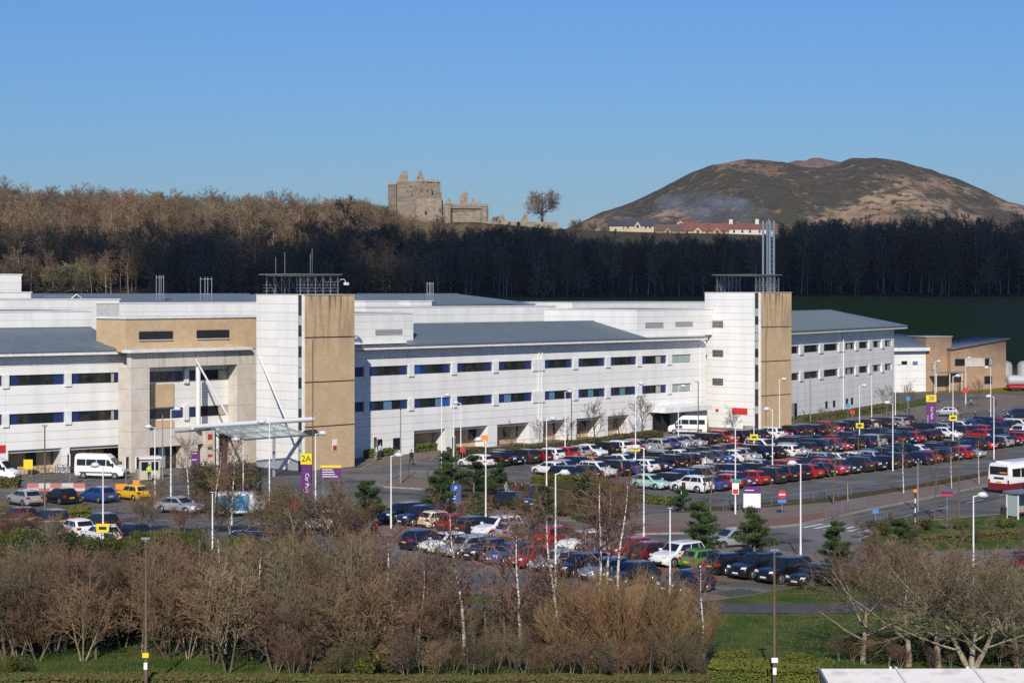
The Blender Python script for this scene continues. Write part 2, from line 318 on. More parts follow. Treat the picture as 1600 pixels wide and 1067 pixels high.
for x, y, l, w, an in ((560, 752, 6, 1.4, 20), (640, 772, 9, 1.2, -35), (520, 790, 4, 2, 10), (250, 800, 8, 1.3, 15), (200, 812, 3, 2.2, 40), (1180, 838, 7, 1.2, 40), (1240, 845, 3, 2, 30), (1420, 805, 12, 1.1, 50), (1530, 782, 6, 1.5, 50), (1090, 915, 5, 1.5, 38), (1150, 926, 3, 2, 38), (960, 880, 6, 1.4, 39), (1330, 772, 8, 1.0, 44), (1200, 790, 6, 1.0, 40), (700, 768, 5, 1.6, 10), (330, 755, 8, 1.4, 12), (130, 770, 9, 1.0, 5)):
    p = Vector(G(x, y)); u_ = Vector((math.cos(R(an)), math.sin(R(an)))) * l / 2; v_ = Vector((-math.sin(R(an)), math.cos(R(an)))) * w / 2; sheet('road_patch', None, .02, patch, world_pts=[tuple(p - u_ - v_), tuple(p + u_ - v_ * .9), tuple(p + u_ * .96 + v_), tuple(p - u_ + v_ * 1.05)])
for x, y in ((585, 768), (660, 756), (1215, 842), (1290, 835), (1470, 792), (300, 790), (180, 800), (1120, 922), (1010, 885)): p = G(x, y); tag(MB().cyl(p[0], p[1], .004, .05, .33, 14).build('manhole_cover', iron), kind='structure')
# ------------------------------------------------------------------ buildings
class Frame:
    def __init__(s, xp, d, th): s.X, s.Y, s.th = (xp - 800) / F * d, d, th; s.c, s.s = math.cos(th), math.sin(th)
    def u(s, xp, v=0):
        k = (xp - 800) / F; return (k * (s.Y + v * s.c) - s.X + v * s.s) / (s.c - k * s.s)
    def z(s, yp, u, v=0): return H0 - (yp - HY) * (s.Y + u * s.s + v * s.c) / F
    def root(s, name, label, cat='building'): return empty(name, (s.X, s.Y, 0), s.th, label, cat)
    def w(s, u, v, z=0): return (s.X + u * s.c - v * s.s, s.Y + u * s.s + v * s.c, z)
def splits(a, b, step):
    n = max(1, round((b - a) / step)); return [a + (b - a) * i / n for i in range(n + 1)]
def clad(wall, cuts, z0, z1, v, rows, g=.022, th=.1, m_=None, name='panel'):
    zs = splits(z0, z1, (z1 - z0) / rows)
    for a, b in zip(cuts, cuts[1:]):
        for c, d in zip(zs, zs[1:]): boxpart(name, b - a - g, th, d - c - g, m_ or white, wall, (a + g / 2, v - th, c + g / 2))
def clad_side(wall, x, cuts, z0, z1, rows, g=.022, th=.1, m_=None):
    zs = splits(z0, z1, (z1 - z0) / rows)
    for a, b in zip(cuts, cuts[1:]):
        for c, d in zip(zs, zs[1:]): boxpart('panel', th, b - a - g, d - c - g, m_ or white, wall, (x - th, a + g / 2, c + g / 2))
wr = random.Random(3)
def window(root, u0, u1, z0, z1, v, kinds, ratio=None):
    w = boxpart('window', u1 - u0, .08, z1 - z0, frame_m, root, (u0, v, z0))
    ws = ratio or [1] * len(kinds); tot = sum(ws); x = .05; W = u1 - u0 - .1
    for k, q in zip(kinds, ws):
        pw = W * q / tot; mm = {'b': bluep, 'B': blueb, 'g': glass, 'm': glassm, 'l': glassb, 'c': glassc, 'p': glassg}[k]
        boxpart('pane', pw - .07, .05, z1 - z0 - .12, mm, w, (x + .035, -.03, .06)); x += pw
    return w
def seams(root, u0, u1, pts, step=.62, parent=None):  # standing seams up the slope given as (v, z) points
    mb = MB()
    for a in splits(u0, u1, step)[1:-1]:
        for (v0, z0), (v1, z1) in zip(pts, pts[1:]): mb.hull([(a - .025, v0, z0), (a + .025, v0, z0), (a + .025, v1, z1), (a - .025, v1, z1)], [(a - .025, v0, z0 + .06), (a + .025, v0, z0 + .06), (a + .025, v1, z1 + .06), (a - .025, v1, z1 + .06)])
    return mb.build('standing_seams', roofd, parent or root)
def roof(root, u0, u1, e0, zr, v1, zb, ze=13.66, hipr=0, hipl=0):
    mb = MB(); vr = 8.5
    lo = [(u0, e0, ze), (u1, e0, ze), (u1, v1, zb), (u0, v1, zb)]
    mb.add([(u0, e0, ze), (u1, e0, ze), (u1 - hipr, vr, zr), (u0 + hipl, vr, zr), (u1, v1, zb), (u0, v1, zb), (u0, e0, ze - .12), (u1, e0, ze - .12), (u1, v1, zb - .12), (u0, v1, zb - .12)],
           [(0, 1, 2, 3), (3, 2, 4, 5), (1, 4, 2), (0, 3, 5), (6, 9, 8, 7), (0, 6, 7, 1), (1, 7, 8, 4), (4, 8, 9, 5), (5, 9, 6, 0)])
    r = mb.build('roof', roofm, root)
    f = lambda v: ze + (zr - ze) * (v - e0) / (vr - e0)
    seams(root, u0 + max(0, hipl), u1 - max(0, hipr), [(e0 + .05, f(e0 + .05)), (vr - .1, f(vr - .1))], parent=r)
    MB().box(u0 + hipl, u1 - hipr, vr - .15, vr + .15, zr - .03, zr + .07).build('ridge_cap', roofd, r)
    return r
ZW = [(5.66, 6.8), (9.86, 11.0)]
def wing(fr, name, label, u0, u1, wins, kinds, rec, dpt=16, dz=0, zt=12.95, base=2.85, tail=0):
    rt = fr.root(name, label); wl_ = MB().box(u0 + .02, u1 - .02, .3, dpt, base - .3, zt + .2).build('wall', joint, rt)
    z = [(a + dz, b + dz) for a, b in ZW]; cuts = [u0]
    for (a, b), (c, d) in zip(wins, wins[1:]): cuts.append((b + c) / 2)
    cuts.append(u1)
    for a, b, n in ((base, z[0][0], 3), (z[0][1], z[1][0], 3), (z[1][1], zt, 2)): clad(wl_, cuts, a, b, .29, n, th=.29)
    for ri, (a, b) in enumerate(z):
        edge = u0
        for i, (p, q) in enumerate(wins):
            window(rt, p, q, a, b, .2, kinds[ri][i][0], kinds[ri][i][1])
            if p - edge > .1: boxpart('pier', p - edge, .46, b - a + .38, white2, rt, (edge, -.16, a - .26))
            edge = q
        if u1 - edge > .1: boxpart('pier', u1 - edge, .29, b - a - .01, white, rt, (edge, .002, a + .005))
    e = [u0] + [r for rr in rec for r in rr] + [u1]
    for a, b in zip(e[0::2], e[1::2]):
        if b - a > .3: clad(wl_, splits(a, b, 7), .02, base, .29, 3, th=.29); MB().box(a + .02, b - .02, .3, 3, .01, base - .3).build('plinth_wall', joint, rt)
    for a, b in rec: MB().box(a, b, 2.2, 2.5, .01, base - .3).build('recessed_wall', brick, rt); MB().box(a, b, .3, 2.2, base - .32, base - .301).build('soffit', white2, rt)
    return rt, wl_
def fascia(rt, u0, u1, z=13.1, e=-1.15):
    f = MB().box(u0, u1, e, e + .1, z - .02, z + .5).box(u0, u1, e + .1, .3, z, z + .1); f.build('eaves_fascia', white2, rt)
    g = MB().box(u0, u1, e - .14, e, z + .38, z + .54); g.build('gutter', steel, rt)
def K(s, r=None): return (s, r)
# main wing between the two stair towers
fm = Frame(600, 234.4, TH)
WX = [(553, 568), (576, 638), (646, 705), (713, 770), (778, 832), (850, 895), (902.5, 946), (953, 995), (1002, 1042), (1049, 1080)]
wins = [(fm.u(a), fm.u(b)) for a, b in WX]
k_up = [K('bb'), K('bglgb', [1, 1.2, 1.2, 1.2, 1]), K('bmglB'), K('bmmgb'), K('blmgb'), K('blgmb'), K('bmlgb'), K('bmlmb'), K('bmmcb'), K('ppp')]
k_lo = [K('bb'), K('bmgmb'), K('Bbmgb'), K('bmmmb'), K('bmgmb'), K('bgmgb'), K('bmgmb'), K('bmgmb'), K('bgmcb'), K('ppp')]
u0, u1 = fm.u(478), fm.u(1103)
main, mwall = wing(fm, 'hospital_wing', 'long white clad hospital wing with two rows of blue framed windows between the towers', u0, u1, wins, (k_up, k_lo), [(fm.u(647), fm.u(1001))])
fascia(main, u0, fm.u(1096)); roof(main, fm.u(640), fm.u(995) + .6, -1.3, 15.9, 19, 13.7)
for xa, xb in ((696, 709), (762, 777), (827, 849), (898, 901), (885, 901), (938, 950), (983, 1000)):
    a, b = fm.u(xa), fm.u(xb)
    if b - a > .8: MB().box(a, b, .02, 2.19, .01, 2.84).build('pier', white, main)
for xa, xb in ((680, 690), (732, 744), (786, 797), (806, 816), (864, 876), (905, 915), (958, 964), (970, 977)):
    window(main, fm.u(xa, 2.2), fm.u(xb, 2.2), .9, 2.3, 2.1, 'g')
for xa, xb in ((586, 597), (614, 625)): window(main, fm.u(xa), fm.u(xb), .7, 2.15, -.05, 'g')
for xp in (841, 846, 1093): a = fm.u(xp); MB().tube([(a, -.12, .1), (a, -.12, 12.2), (a, -.9, 13.0)], .07, 6).build('downpipe', postw, main)
window(main, fm.u(1026), fm.u(1031), .5, 2.3, -.05, 'g')
# louvred plant rooms standing on the eaves line
def blk(fr, name, label, xa, xb, va, vb, zt, z0=11.5, rows=None, side=True, top=flat, lou=()):
    a, b = fr.u(xa, va), fr.u(xb, va); rt = fr.root(name, label, 'building')
    w = MB().box(a, b, va, vb, z0, zt).build('wall', joint, rt); n = rows or max(1, round((zt - z0) / 1.05))
    clad(w, splits(a, b, 6.5), z0, zt, va, n)
    if side: clad_side(w, a, splits(va - .1, vb, 6), z0, zt, n)
    MB().box(a - .16, b + .16, va - .16, vb, zt, zt + .14).box(a + .1, b - .1, va + .2, vb - .2, zt + .14, zt + .16, 1).build('parapet', [white2, top], rt)
    for p, q, c, d in lou:
        l_ = MB(); u_, v_ = fr.u(p, va), fr.u(q, va)
        for zz in splits(fr.z(d, u_, va), fr.z(c, u_, va), .16)[:-1]: l_.box(u_, v_, va - .2, va - .102, zz, zz + .1)
        l_.build('louvre', mat('louvre_grey', (.42, .42, .41), .6), rt)
    return rt
blk(fm, 'plant_room', 'white plant room with a louvre beside the first brick stair tower', 548, 645, .6, 12, 17.35, 13.72, 4, lou=((585, 627, 514, 523),), side=False)
blk(fm, 'plant_room', 'white plant room with two louvres beside the tower carrying the flues', 995, 1112, .6, 18, 17.45, 13.72, 4, lou=((1007, 1035, 503, 512), (1054, 1081, 502, 510)))
for nm, lb, xa, xb, va, vb, zt in (('rear_block', 'white parapet block behind the long blue roof, its near end stepping down', 572, 868, 21, 40, 17.9), ('rear_block', 'small raised white rooftop block just right of the first tower', 571, 622, 24, 30, 18.75),
        ('rear_block', 'low white rooftop upstand between the long roof and the hipped roof', 640, 674, 26, 32, 18.7), ('rear_block', 'flat white rear block left of the second tower', 894, 1120, 36, 60, 18.25)): blk(fm, nm, lb, xa, xb, va, vb, zt)
def hip(fr, name, label, xa, xb, va, vb, ze, zr, hip_):
    a, b = fr.u(xa, va), fr.u(xb, va); rt = fr.root(name, label, 'building'); MB().box(a + .4, b - .4, va + .4, vb, 10, ze - .05).build('wall', white, rt); vm = (va + vb) / 2
    r = MB().add([(a, va, ze), (b, va, ze), (b, vb, ze), (a, vb, ze), (a + hip_, vm, zr), (b - hip_, vm, zr)], [(0, 1, 5, 4), (1, 2, 5), (2, 3, 4, 5), (3, 0, 4), (0, 3, 2, 1)]).build('roof', roofm, rt)
    seams(rt, a + hip_, b - hip_, [(va, ze), (vm, zr)], 1.0, r); MB().box(a + hip_, b - hip_, vm - .2, vm + .2, zr - .05, zr + .1).build('ridge_cap', roofd, r); return rt
hip(fm, 'rear_wing', 'rear wing under a wide hipped blue roof right of the first tower', 590, 842, 42, 66, 18.1, 19.75, 7)
hip(fm, 'rear_wing', 'rear roof showing low between the first tower and the wood', 430, 640, 56, 78, 18.1, 19.7, 5)
# left wing
fl = Frame(196, 217.1, math.atan2(3000, 3700))
LX = [(-92, -84), (-78, 3.5), (13.5, 101), (111, 195)]
lw = [(fl.u(a), fl.u(b)) for a, b in LX]
lu, ll = [K('bb'), K('bgmgb'), K('bmggb', [.8, 1, 1, 1.1, .9]), K('bmgmcb', [.7, 1, 1, 1, .3, .9])], [K('bb'), K('bmggb'), K('bmgmb', [.8, 1, 1, 1.1, .9]), K('bmmgcb', [.7, 1, 1, 1, .3, .9])]
left, _ = wing(fl, 'hospital_wing', 'white hospital wing with long dark blue windows left of the concrete entrance', fl.u(-150), fl.u(198), lw, (lu, ll), [(fl.u(-62), fl.u(0)), (fl.u(13), fl.u(96)), (fl.u(109), fl.u(197.5))])
fascia(left, fl.u(-150), fl.u(205)); roof(left, fl.u(-150), fl.u(196), -1.3, 15.95, 18, 13.7)
for xa, xb in ((40, 56), (80, 91), (137, 148), (162, 186)): window(left, fl.u(xa, 2.2), fl.u(xb, 2.2), .9, 2.3, 2.1, 'gg' if xb - xa > 12 else 'p')
MB().tube([(fl.u(196.5), -.15, .1), (fl.u(196.5), -.15, 13)], .08, 6).build('downpipe', postw, left)
MB().box(fl.u(-4), fl.u(8), -.1, -.02, 2.7, 3.5).build('sign_plate', signr, left); MB().box(fl.u(5.5), fl.u(11), -.05, .015, 1.35, 1.6).build('notice', signr, left)
blk(fl, 'rear_block', 'long white block rising behind the left blue roof', -150, 143, 9.2, 26, 17.75, 13)
blk(fl, 'rear_block', 'white parapet block at far left behind the roof terrace', -150, 186, 30, 44, 19.05, 14)
blk(fl, 'rear_block', 'low white block behind the brick entrance block', 150, 425, 30, 40, 18.55, 14)
blk(fl, 'plant_room', 'tall white plant room cut by the left edge', -150, 33, 52, 62, 22.4, 14, 8)
blk(fl, 'plant_room', 'pale rooftop enclosure with two slit vents below the tall plant room', -150, 48, 46, 50, 19.95, 14)
hip(fl, 'rear_wing', 'long low blue roof running behind the entrance block', 20, 470, 62, 80, 18.4, 19.75, 4)
def gable():
    a = fl.u(100, 60); rt = fl.root('roof_dormer', 'small blue gable peeping over the white parapet', 'dormer'); MB().hull([(a - 2.3, 56, 18), (a + 2.3, 56, 18), (a, 56, 19.6)], [(a - 2.3, 66, 18), (a + 2.3, 66, 18), (a, 66, 19.6)]).build('roof', roofm, rt)
    MB().tube([(a - 2.4, 55.9, 18), (a, 55.9, 19.7), (a + 2.4, 55.9, 18)], .12, 4).build('verge', white2, rt)
gable()
# entrance block: brick upper storey over a concrete portal
fe = Frame(207, 213.5, TH)
ent = fe.root('entrance_block', 'buff brick and stained concrete main entrance block with a deep portal')
ub, ue = fe.u(197, .8), fe.u(408, .8); pu0 = fe.u(205)
MB().box(ub, ue, .8, 6.4, 13.35, 17.05).box(fe.u(400, .8), ue + .3, .81, 6.3, .01, 13.35).build('brick_wall', brick, ent)
MB().box(ub - .15, ue + .3, .65, 6.5, 17.05, 17.3).build('coping', white2, ent)
MB().box(fe.u(234) + .1, ue - .2, 2.21, 14, .01, 13.34).build('core', mat('lobby_wall', (.16, .11, .08), .8), ent)
for xa, xb, ya, yb in ((217, 269, 518, 531), (307, 357, 516, 529)):
    a, b = fe.u(xa, .8), fe.u(xb, .8); z0, z1 = fe.z(yb, a, .8), fe.z(ya, a, .8); l_ = boxpart('louvre', b - a, .1, z1 - z0, dark, ent, (a, .68, z0))
    for zz in splits(z0, z1, .22)[:-1]: boxpart('blade', b - a - .1, .04, .05, frame_m, l_, (.05, -.05, zz - z0 + .06))
    MB().box(a - .05, b + .05, .62, .8, z0 - .1, z0).build('sill', concp, ent)
pu = [fe.u(x) for x in (205, 234, 371, 401)]
MB().box(pu[0], pu[3], 0, .8, 11.6, 13.3).build('lintel', conc, ent)
for a, b in ((pu[0], pu[1]), (pu[2], pu[3])):
    for z0, z1 in ((.01, 2.6), (2.62, 4.48), (4.5, 6.8), (6.82, 9.2), (9.22, 11.58)): MB().box(a, b, .02, 2.4, z0, z1).build('pillar_panel', concp, ent)
MB().box(fe.u(197), fe.u(388), -.7, .8, 13.3, 13.62).build('ledge', white2, ent)
MB().box(pu[1] + .01, fe.u(320), .05, 2.2, 2.62, 4.5).build('spandrel', conc, ent)
MB().box(fe.u(320) + .02, pu[2] - .01, .4, 2.2, 3.6, 4.5).build('spandrel', conc, ent)
rw = MB().box(pu[1], pu[2], 1.9, 2.19, 4.5, 11.6).build('recess_wall', joint, ent)
ra, rb = fe.u(234, 1.8), fe.u(371, 1.8); rc = [ra, fe.u(270, 1.8), fe.u(290, 1.8), fe.u(330, 1.8), rb]
for a, b, n in ((4.5, 5.66, 1), (6.8, 9.86, 3), (11.0, 11.58, 1)): clad(rw, rc, a, b, 1.9, n)
for zz in ZW:
    window(ent, fe.u(234.5, 1.8), fe.u(285, 1.8), zz[0], zz[1], 1.75, 'ggb', [1, 1, 1.1]); window(ent, fe.u(294, 1.8), fe.u(357, 1.8), zz[0], zz[1], 1.75, 'bggc', [.7, 1.3, 1.3, 1.2])
    boxpart('pier', fe.u(293, 1.8) - fe.u(286, 1.8), .5, 1.7, white2, ent, (fe.u(286, 1.8), 1.5, zz[0] - .3)); boxpart('pier', rb - fe.u(358, 1.8), .1, 1.12, white, ent, (fe.u(358, 1.8), 1.8, zz[0] + .01))
for z0, z1 in ((6.95, 9.6), (4.55, 5.45)): MB().box(ra, fe.u(270, 1.8), 1.6, 1.79, z0, z1).build('brick_panel', brick, ent)
a = fe.u(307, .0); MB().cyl(a, -.3, 4.2, 11.5, .28, 12).build('mast', postw, ent, ang=40, smooth=True)
for xa, xb, m_ in ((285, 310, concp), (319, 334, concp)): MB().box(fe.u(xa), fe.u(xb), -.2 if xa > 300 else .1, 1.8, .01, 2.6 if xa < 300 else 4.4).build('column', m_, ent)
window(ent, fe.u(236, 1), fe.u(284, 1), .05, 2.6, 1.2, 'gpmg'); window(ent, fe.u(336, 1.6), fe.u(369, 1.6), .05, 3.4, 1.9, 'mgm')
for xp, z0, m_ in ((326, 3.1, signr), (326, 2.4, yellow), (326, 1.95, signb), (326, 1.1, signr)):
    q = fe.u(xp); MB().box(q - .32, q + .32, -.26, -.21, z0, z0 + (.6 if z0 > 3 else .28)).build('sign_plate', m_, ent)
for z0 in (5.9, 10.1):
    window(ent, fe.u(401.5, .8), fe.u(404, .8), z0 - .3, z0 + 1.3, .7, 'g')
# glass canopy in front of the entrance
cv = -15.2; can = fe.root('entrance_canopy', 'glass drop-off canopy hung from white struts at the main entrance', 'canopy')
c0, c1 = fe.u(301, cv), fe.u(489, cv); zc = 5.95
MB().tube([(c0, cv, zc), (c1, cv, zc)], .27, 10, cap=True).build('beam', postw, can, smooth=True, ang=40)
for xp, ys_, xq in ((306, 562, 362),):
    a = fe.u(xp, -.4); MB().tube([(a, -.4, fe.z(ys_, a, -.4)), (fe.u(xq, cv), cv, zc + .2)], .11, 8, cap=True).build('strut', postw, can, smooth=True, ang=40)
g0, g1 = fe.u(329, cv), fe.u(434, cv); cuts = splits(g0, g1, 1.9); cg = mat('canopy_glass', (.38, .47, .46), .12, spec=.5); cg.node_tree.nodes['Principled BSDF'].inputs['Alpha'].default_value = .42
for (va, za), (vb, zb) in (((cv - .4, 5.75), (cv - 2.6, 5.25)), ((cv - 2.6, 5.25), (cv - 4.8, 4.8)), ((cv + .4, 5.75), (cv + 3.2, 5.4)), ((cv + 3.2, 5.4), (cv + 6, 5.1))):
    if va > vb: va, vb, za, zb = vb, va, zb, za
    for a, b in zip(cuts, cuts[1:]): MB().hull([(a + .08, va + .05, za), (b - .08, va + .05, za), (b - .08, vb - .05, zb), (a + .08, vb - .05, zb)], [(a + .08, va + .05, za + .03), (b - .08, va + .05, za + .03), (b - .08, vb - .05, zb + .03), (a + .08, vb - .05, zb + .03)]).build('glass_panel', cg, can)
for a in cuts: MB().tube([(a, cv - 4.9, 4.7), (a, cv, 5.68), (a, cv + 6, 5.0)], .09, 5, cap=True).build('rafter', steel, can)
for v_, z_ in ((cv - 4.85, 4.72), (cv - 2.6, 5.16), (cv + 6, 5.02)): MB().tube([(g0, v_, z_), (g1, v_, z_)], .1, 5, cap=True).build('purlin', steel, can)
for xp in (340, 428): a = fe.u(xp, cv); MB().cyl(a, cv, 0, 5.7, .17, 10).build('post', postw, can)
# stair towers
def lattice(rt, x0, x1, y0, y1, z, h, over=.8):
    mb = MB(); mb.box(x0 - over, x1 + over * .4, y0 - over * .5, y1 + over * .5, z + h, z + h + .1); mb.build('frame_roof', mat('lattice_roof', (.16, .18, .19), .5), rt)
    for i, a in enumerate(splits(x0, x1, 1.05)):
        for b in (y0, y1): MB().tube([(a, b, z), (a, b, z + h)], .055, 4).build('frame_post', steel, rt)
        MB().tube([(a, y0, z + h - .1), (a, y1, z + h - .1)], .05, 4).build('frame_rafter', steel, rt)
    mb = MB()
    for b in (y0, y1):
        for zz in (.35, .7, 1.05): mb.tube([(x0 - .5, b, z + zz), (x1, b, z + zz)], .03, 4)
        for p, q in zip(splits(x0, x1, 1.05), splits(x0, x1, 1.05)[1:]): mb.tube([(p, b, z + .1), (q, b, z + h - .2)], .022, 3); mb.tube([(q, b, z + .1), (p, b, z + h - .2)], .022, 3)
    mb.build('frame_rails', steel, rt)
def tower(name, label, xp, d, Lb, Lw, zt, lou=False, tilt=0):
    f = Frame(xp, d, TH); rt = f.root(name, label, 'tower'); w = MB().box(.02, Lb, .02, Lw, .01, zt - .15).build('wall', joint, rt)
    clad_side(w, .02, [.95] + splits(.95, Lw, (Lw - .9) / 2)[1:], .05, zt, 20, th=.12)
    MB().box(-.12, .03, -.1, .25, .02, zt).build('corner_trim', white2, rt)
    st = MB().box(-.02, .02, .25, .93, .02, zt).build('stair_window', frame_m, rt)
    for a, b in zip(splits(1.2, zt - 2.2, 1.15), splits(1.2, zt - 2.2, 1.15)[1:]): boxpart('pane', .03, .58, b - a - .1, glassg if wr.random() < .6 else glassm, st, (-.05, .3, a))
    zs = [.02, 4.95, 9.95, 14.95, zt]
    for a, b in zip(zs, zs[1:]): MB().box(.03, Lb + .06, -.16, .02, a + .07, b - .07).build('brick_panel', brickt, rt)
    for b in zs[1:-1]: MB().box(.04, Lb, -.08, -.001, b - .06, b + .06).build('shadow_gap', dark, rt)
    MB().box(Lb + .001, Lb + .08, -.0, Lw, .02, zt).build('brick_return', brickt, rt)
    MB().box(-.14, Lb + .1, -.2, Lw, zt + .003, zt + .1).build('coping', concp, rt)
    MB().tube([(1.1, -.22, 0.1), (1.1, -.22, zt - 5)], .05, 5).build('downpipe', postb, rt)
    if lou:
        for zz in (6.3, 10.5, 14.8): l_ = boxpart('louvre_window', .06, 1.9, 1.0, frame_m, rt, (-.15, 6.6, zz)); [boxpart('blade', .04, 1.8, .12, steel, l_, (-.03, .05, .08 + k * .23)) for k in range(4)]
    return f, rt
f1, t1 = tower('stair_tower', 'white and buff brick stair tower beside the main entrance', 475, 214.3, 7.45, 8.1, 19.7)
_w = f1.w(-.2, 7.5); _dx, _dy = _w[0] - fe.X, _w[1] - fe.Y
MB().tube([(_dx * fe.c + _dy * fe.s, -_dx * fe.s + _dy * fe.c, 12.7), (fe.u(447, cv), cv, zc + .2)], .11, 8, cap=True).build('strut', postw, can, smooth=True, ang=40)
lattice(t1, .5, 6.2, 1.2, 7.0, 19.8, 2.2)
for a, b, h in ((1, 6, 4.2), (1.5, 5, 4.8), (3.6, 3, 4.6), (4.4, 3.6, 5.2)): MB().tube([(a, b, 19.8), (a, b, 19.8 + h)], .035, 4).build('aerial', postg, t1)
MB().tube([(4.8, 2, 21.2), (7, 2, 21.2), (7.4, 2, 21.5), (7.9, 2, 21.5), (8.2, 2, 21.1)], .05, 5).box(8.0, 8.45, 1.8, 2.2, 20.85, 21.15).build('camera_arm', postw, t1)
q = 2.0; MB().box(4.1, 4.8, -.2, -.165, 2.1, 3.4).build('notice', signw, t1); MB().box(4.15, 4.75, -.215, -.201, 2.15, 2.7).build('notice_band', signr, t1)
f2, t2 = tower('stair_tower', 'white and buff brick stair tower carrying the tall silver flues', 1188, 279, 7.67, 9.95, 19.95, True)
lattice(t2, .6, 6.4, 1.2, 8.2, 20.05, 2.5)
for x_, y_ in ((4.05, 2.0), (5.1, 2.0), (4.05, 3.2), (5.1, 3.2)): MB().cyl(x_ + 1.2, y_, 20, 30.6, .17, 10).build('flue', silver, t2, smooth=True, ang=40)
mb = MB()
for k in range(14):
    z0 = 20.3 + k * .72; mb.tube([(5.3, 2, z0), (6.3, 2, z0 + .7)], .04, 3); mb.tube([(6.3, 2, z0), (5.3, 2, z0 + .7)], .04, 3); mb.tube([(5.3, 2, z0), (6.3, 2, z0)], .04, 3)
mb.cyl(5.8, 2.6, 20, 30.9, .12, 8); mb.build('flue_lattice', steel, t2)
MB().box(-.2, -.125, 2.2, 4.9, 2.2, 3.1).build('sign_plate', signr, t2); MB().box(-.2, -.125, 7.4, 7.9, 2.4, 2.8).build('notice', signr, t2)
# side entrance between the main wing and the second tower
se = fm.root('side_entrance', 'low white porch with a dark doorway left of the second tower', 'porch'); a, b = fm.u(1040, -3), fm.u(1112, -3)
MB().box(a, b, -3, .0, 3.0, 3.75).build('canopy_slab', white2, se); MB().box(a + 4.5, b, -2.2, -.05, .01, 3.0).build('lobby_wall', concp, se)
window(se, a + .4, a + 4.3, .05, 2.9, -.4, 'gmg'); boxpart('sign_plate', .9, .05, .5, purple, se, (a + 4.8, -2.27, 2.2))
# right wing beyond the second tower
fr_ = Frame(1240, 301.5, math.atan2(3000, 1700))
RX = [(1222, 1249), (1255, 1280), (1286, 1310), (1319.5, 1336), (1341, 1357), (1362, 1377), (1381.5, 1393.5)]
rwn = [(fr_.u(a), fr_.u(b)) for a, b in RX]; rk = [K('ggg'), K('gmgm'), K('mggg'), K('gpg'), K('gmg'), K('pgp'), K('gp')]
right, _ = wing(fr_, 'hospital_wing', 'grey white hospital wing with dark windows right of the second tower', fr_.u(1215), fr_.u(1397), rwn, (rk, rk), [], dz=.55, zt=13.4)
fascia(right, fr_.u(1215), fr_.u(1408), 13.5); roof(right, fr_.u(1215), fr_.u(1408), -1.3, 16.9, 18, 14.0, 14.06, hipr=13)
a = fr_.u(1316); MB().tube([(a, -.2, .1), (a, -.2, 13.3)], .1, 6).build('downpipe', postw, right)
for xp in (1291, 1303, 1323, 1331): a = fr_.u(xp); window(right, a - .5, a + .5, 1.1, 2.2, -.06, 'g')
window(right, fr_.u(1236), fr_.u(1245), .05, 2.6, -.06, 'pg')
# low block with curved roof and brick pavilion
fp = Frame(1447, 386, R(24))
lb_ = fp.root('low_block', 'low white block with a curved blue roof beyond the right wing'); a, b = fp.u(1385), fp.u(1449)
w = MB().box(a, b, .2, 12, .01, 8.4).build('wall', joint, lb_); clad(w, splits(a, b, 4), .02, 8.4, .2, 6)
pr = [(-.8 + i * 1.3, 8.9 + 2.6 * math.sin(i / 10 * math.pi / 1.6)) for i in range(11)]
mb = MB()
for (v0, z0), (v1, z1) in zip(pr, pr[1:]): mb.add([(a - .5, v0, z0), (b, v0, z0), (b, v1, z1), (a - .5, v1, z1)], [(0, 1, 2, 3)])
rr = mb.build('roof', roofm, lb_); seams(lb_, a, b, pr, .9, rr); MB().box(a - .5, b, -.9, -.8, 8.3, 9).build('fascia', white2, lb_)
window(lb_, fp.u(1409), fp.u(1417.5), 5.6, 6.3, .02, 'g'); window(lb_, fp.u(1426.5), fp.u(1434), 5.5, 6.2, .02, 'l'); MB().cyl(a + 4, 4, 10.5, 12.8, .25, 8).build('flue', silver, lb_)
pv = fp.root('brick_pavilion', 'buff brick pavilion with a square tower and a rising mono-pitch roof'); A = [fp.u(x) for x in (1447, 1480, 1487, 1566)]
MB().box(A[0], A[2], 0, 7, .01, 11).build('tower_wall', brickr, pv); MB().box(A[0] - .15, A[2] + .15, -.15, 7, 11, 11.2).build('coping', concp, pv)
ya = -1.2; MB().hull([(A[1], ya, .01), (A[3], ya, .01), (A[3], 9, .01), (A[1], 9, .01)], [(A[1], ya, 8.5), (A[3], ya, 10.4), (A[3], 9, 10.4), (A[1], 9, 8.5)]).build('wall', brickr, pv)
MB().hull([(A[1] - .2, ya - .5, 8.5), (A[3] + .5, ya - .5, 10.45), (A[3] + .5, 9, 10.45), (A[1] - .2, 9, 8.5)], [(A[1] - .2, ya - .5, 8.75), (A[3] + .5, ya - .5, 10.7), (A[3] + .5, 9, 10.7), (A[1] - .2, 9, 8.75)]).build('roof', flat, pv)
window(pv, fp.u(1492, ya), fp.u(1507, ya), 5.2, 6.6, ya - .06, 'gg'); boxpart('render_panel', fp.u(1538, ya) - fp.u(1508, ya), .1, 1.7, concp, pv, (fp.u(1508, ya), ya - .1, 5.0)); window(pv, fp.u(1539, ya), fp.u(1551, ya), 5.2, 6.6, ya - .06, 'gp')
window(pv, fp.u(1455, 0), fp.u(1461, 0), 4.4, 5.6, -.06, 'p'); window(pv, fp.u(1538, ya), fp.u(1550, ya), 1.4, 3, ya - .06, 'gg')
MB().box(fp.u(1462, -3), fp.u(1505, -3), -4, ya - .01, 3.9, 4.1).build('entrance_canopy', steel, pv)
for xp in (1463, 1484, 1503): MB().cyl(fp.u(xp, -3.7), -3.7, 0, 3.9, .09, 6).build('canopy_post', postw, pv)
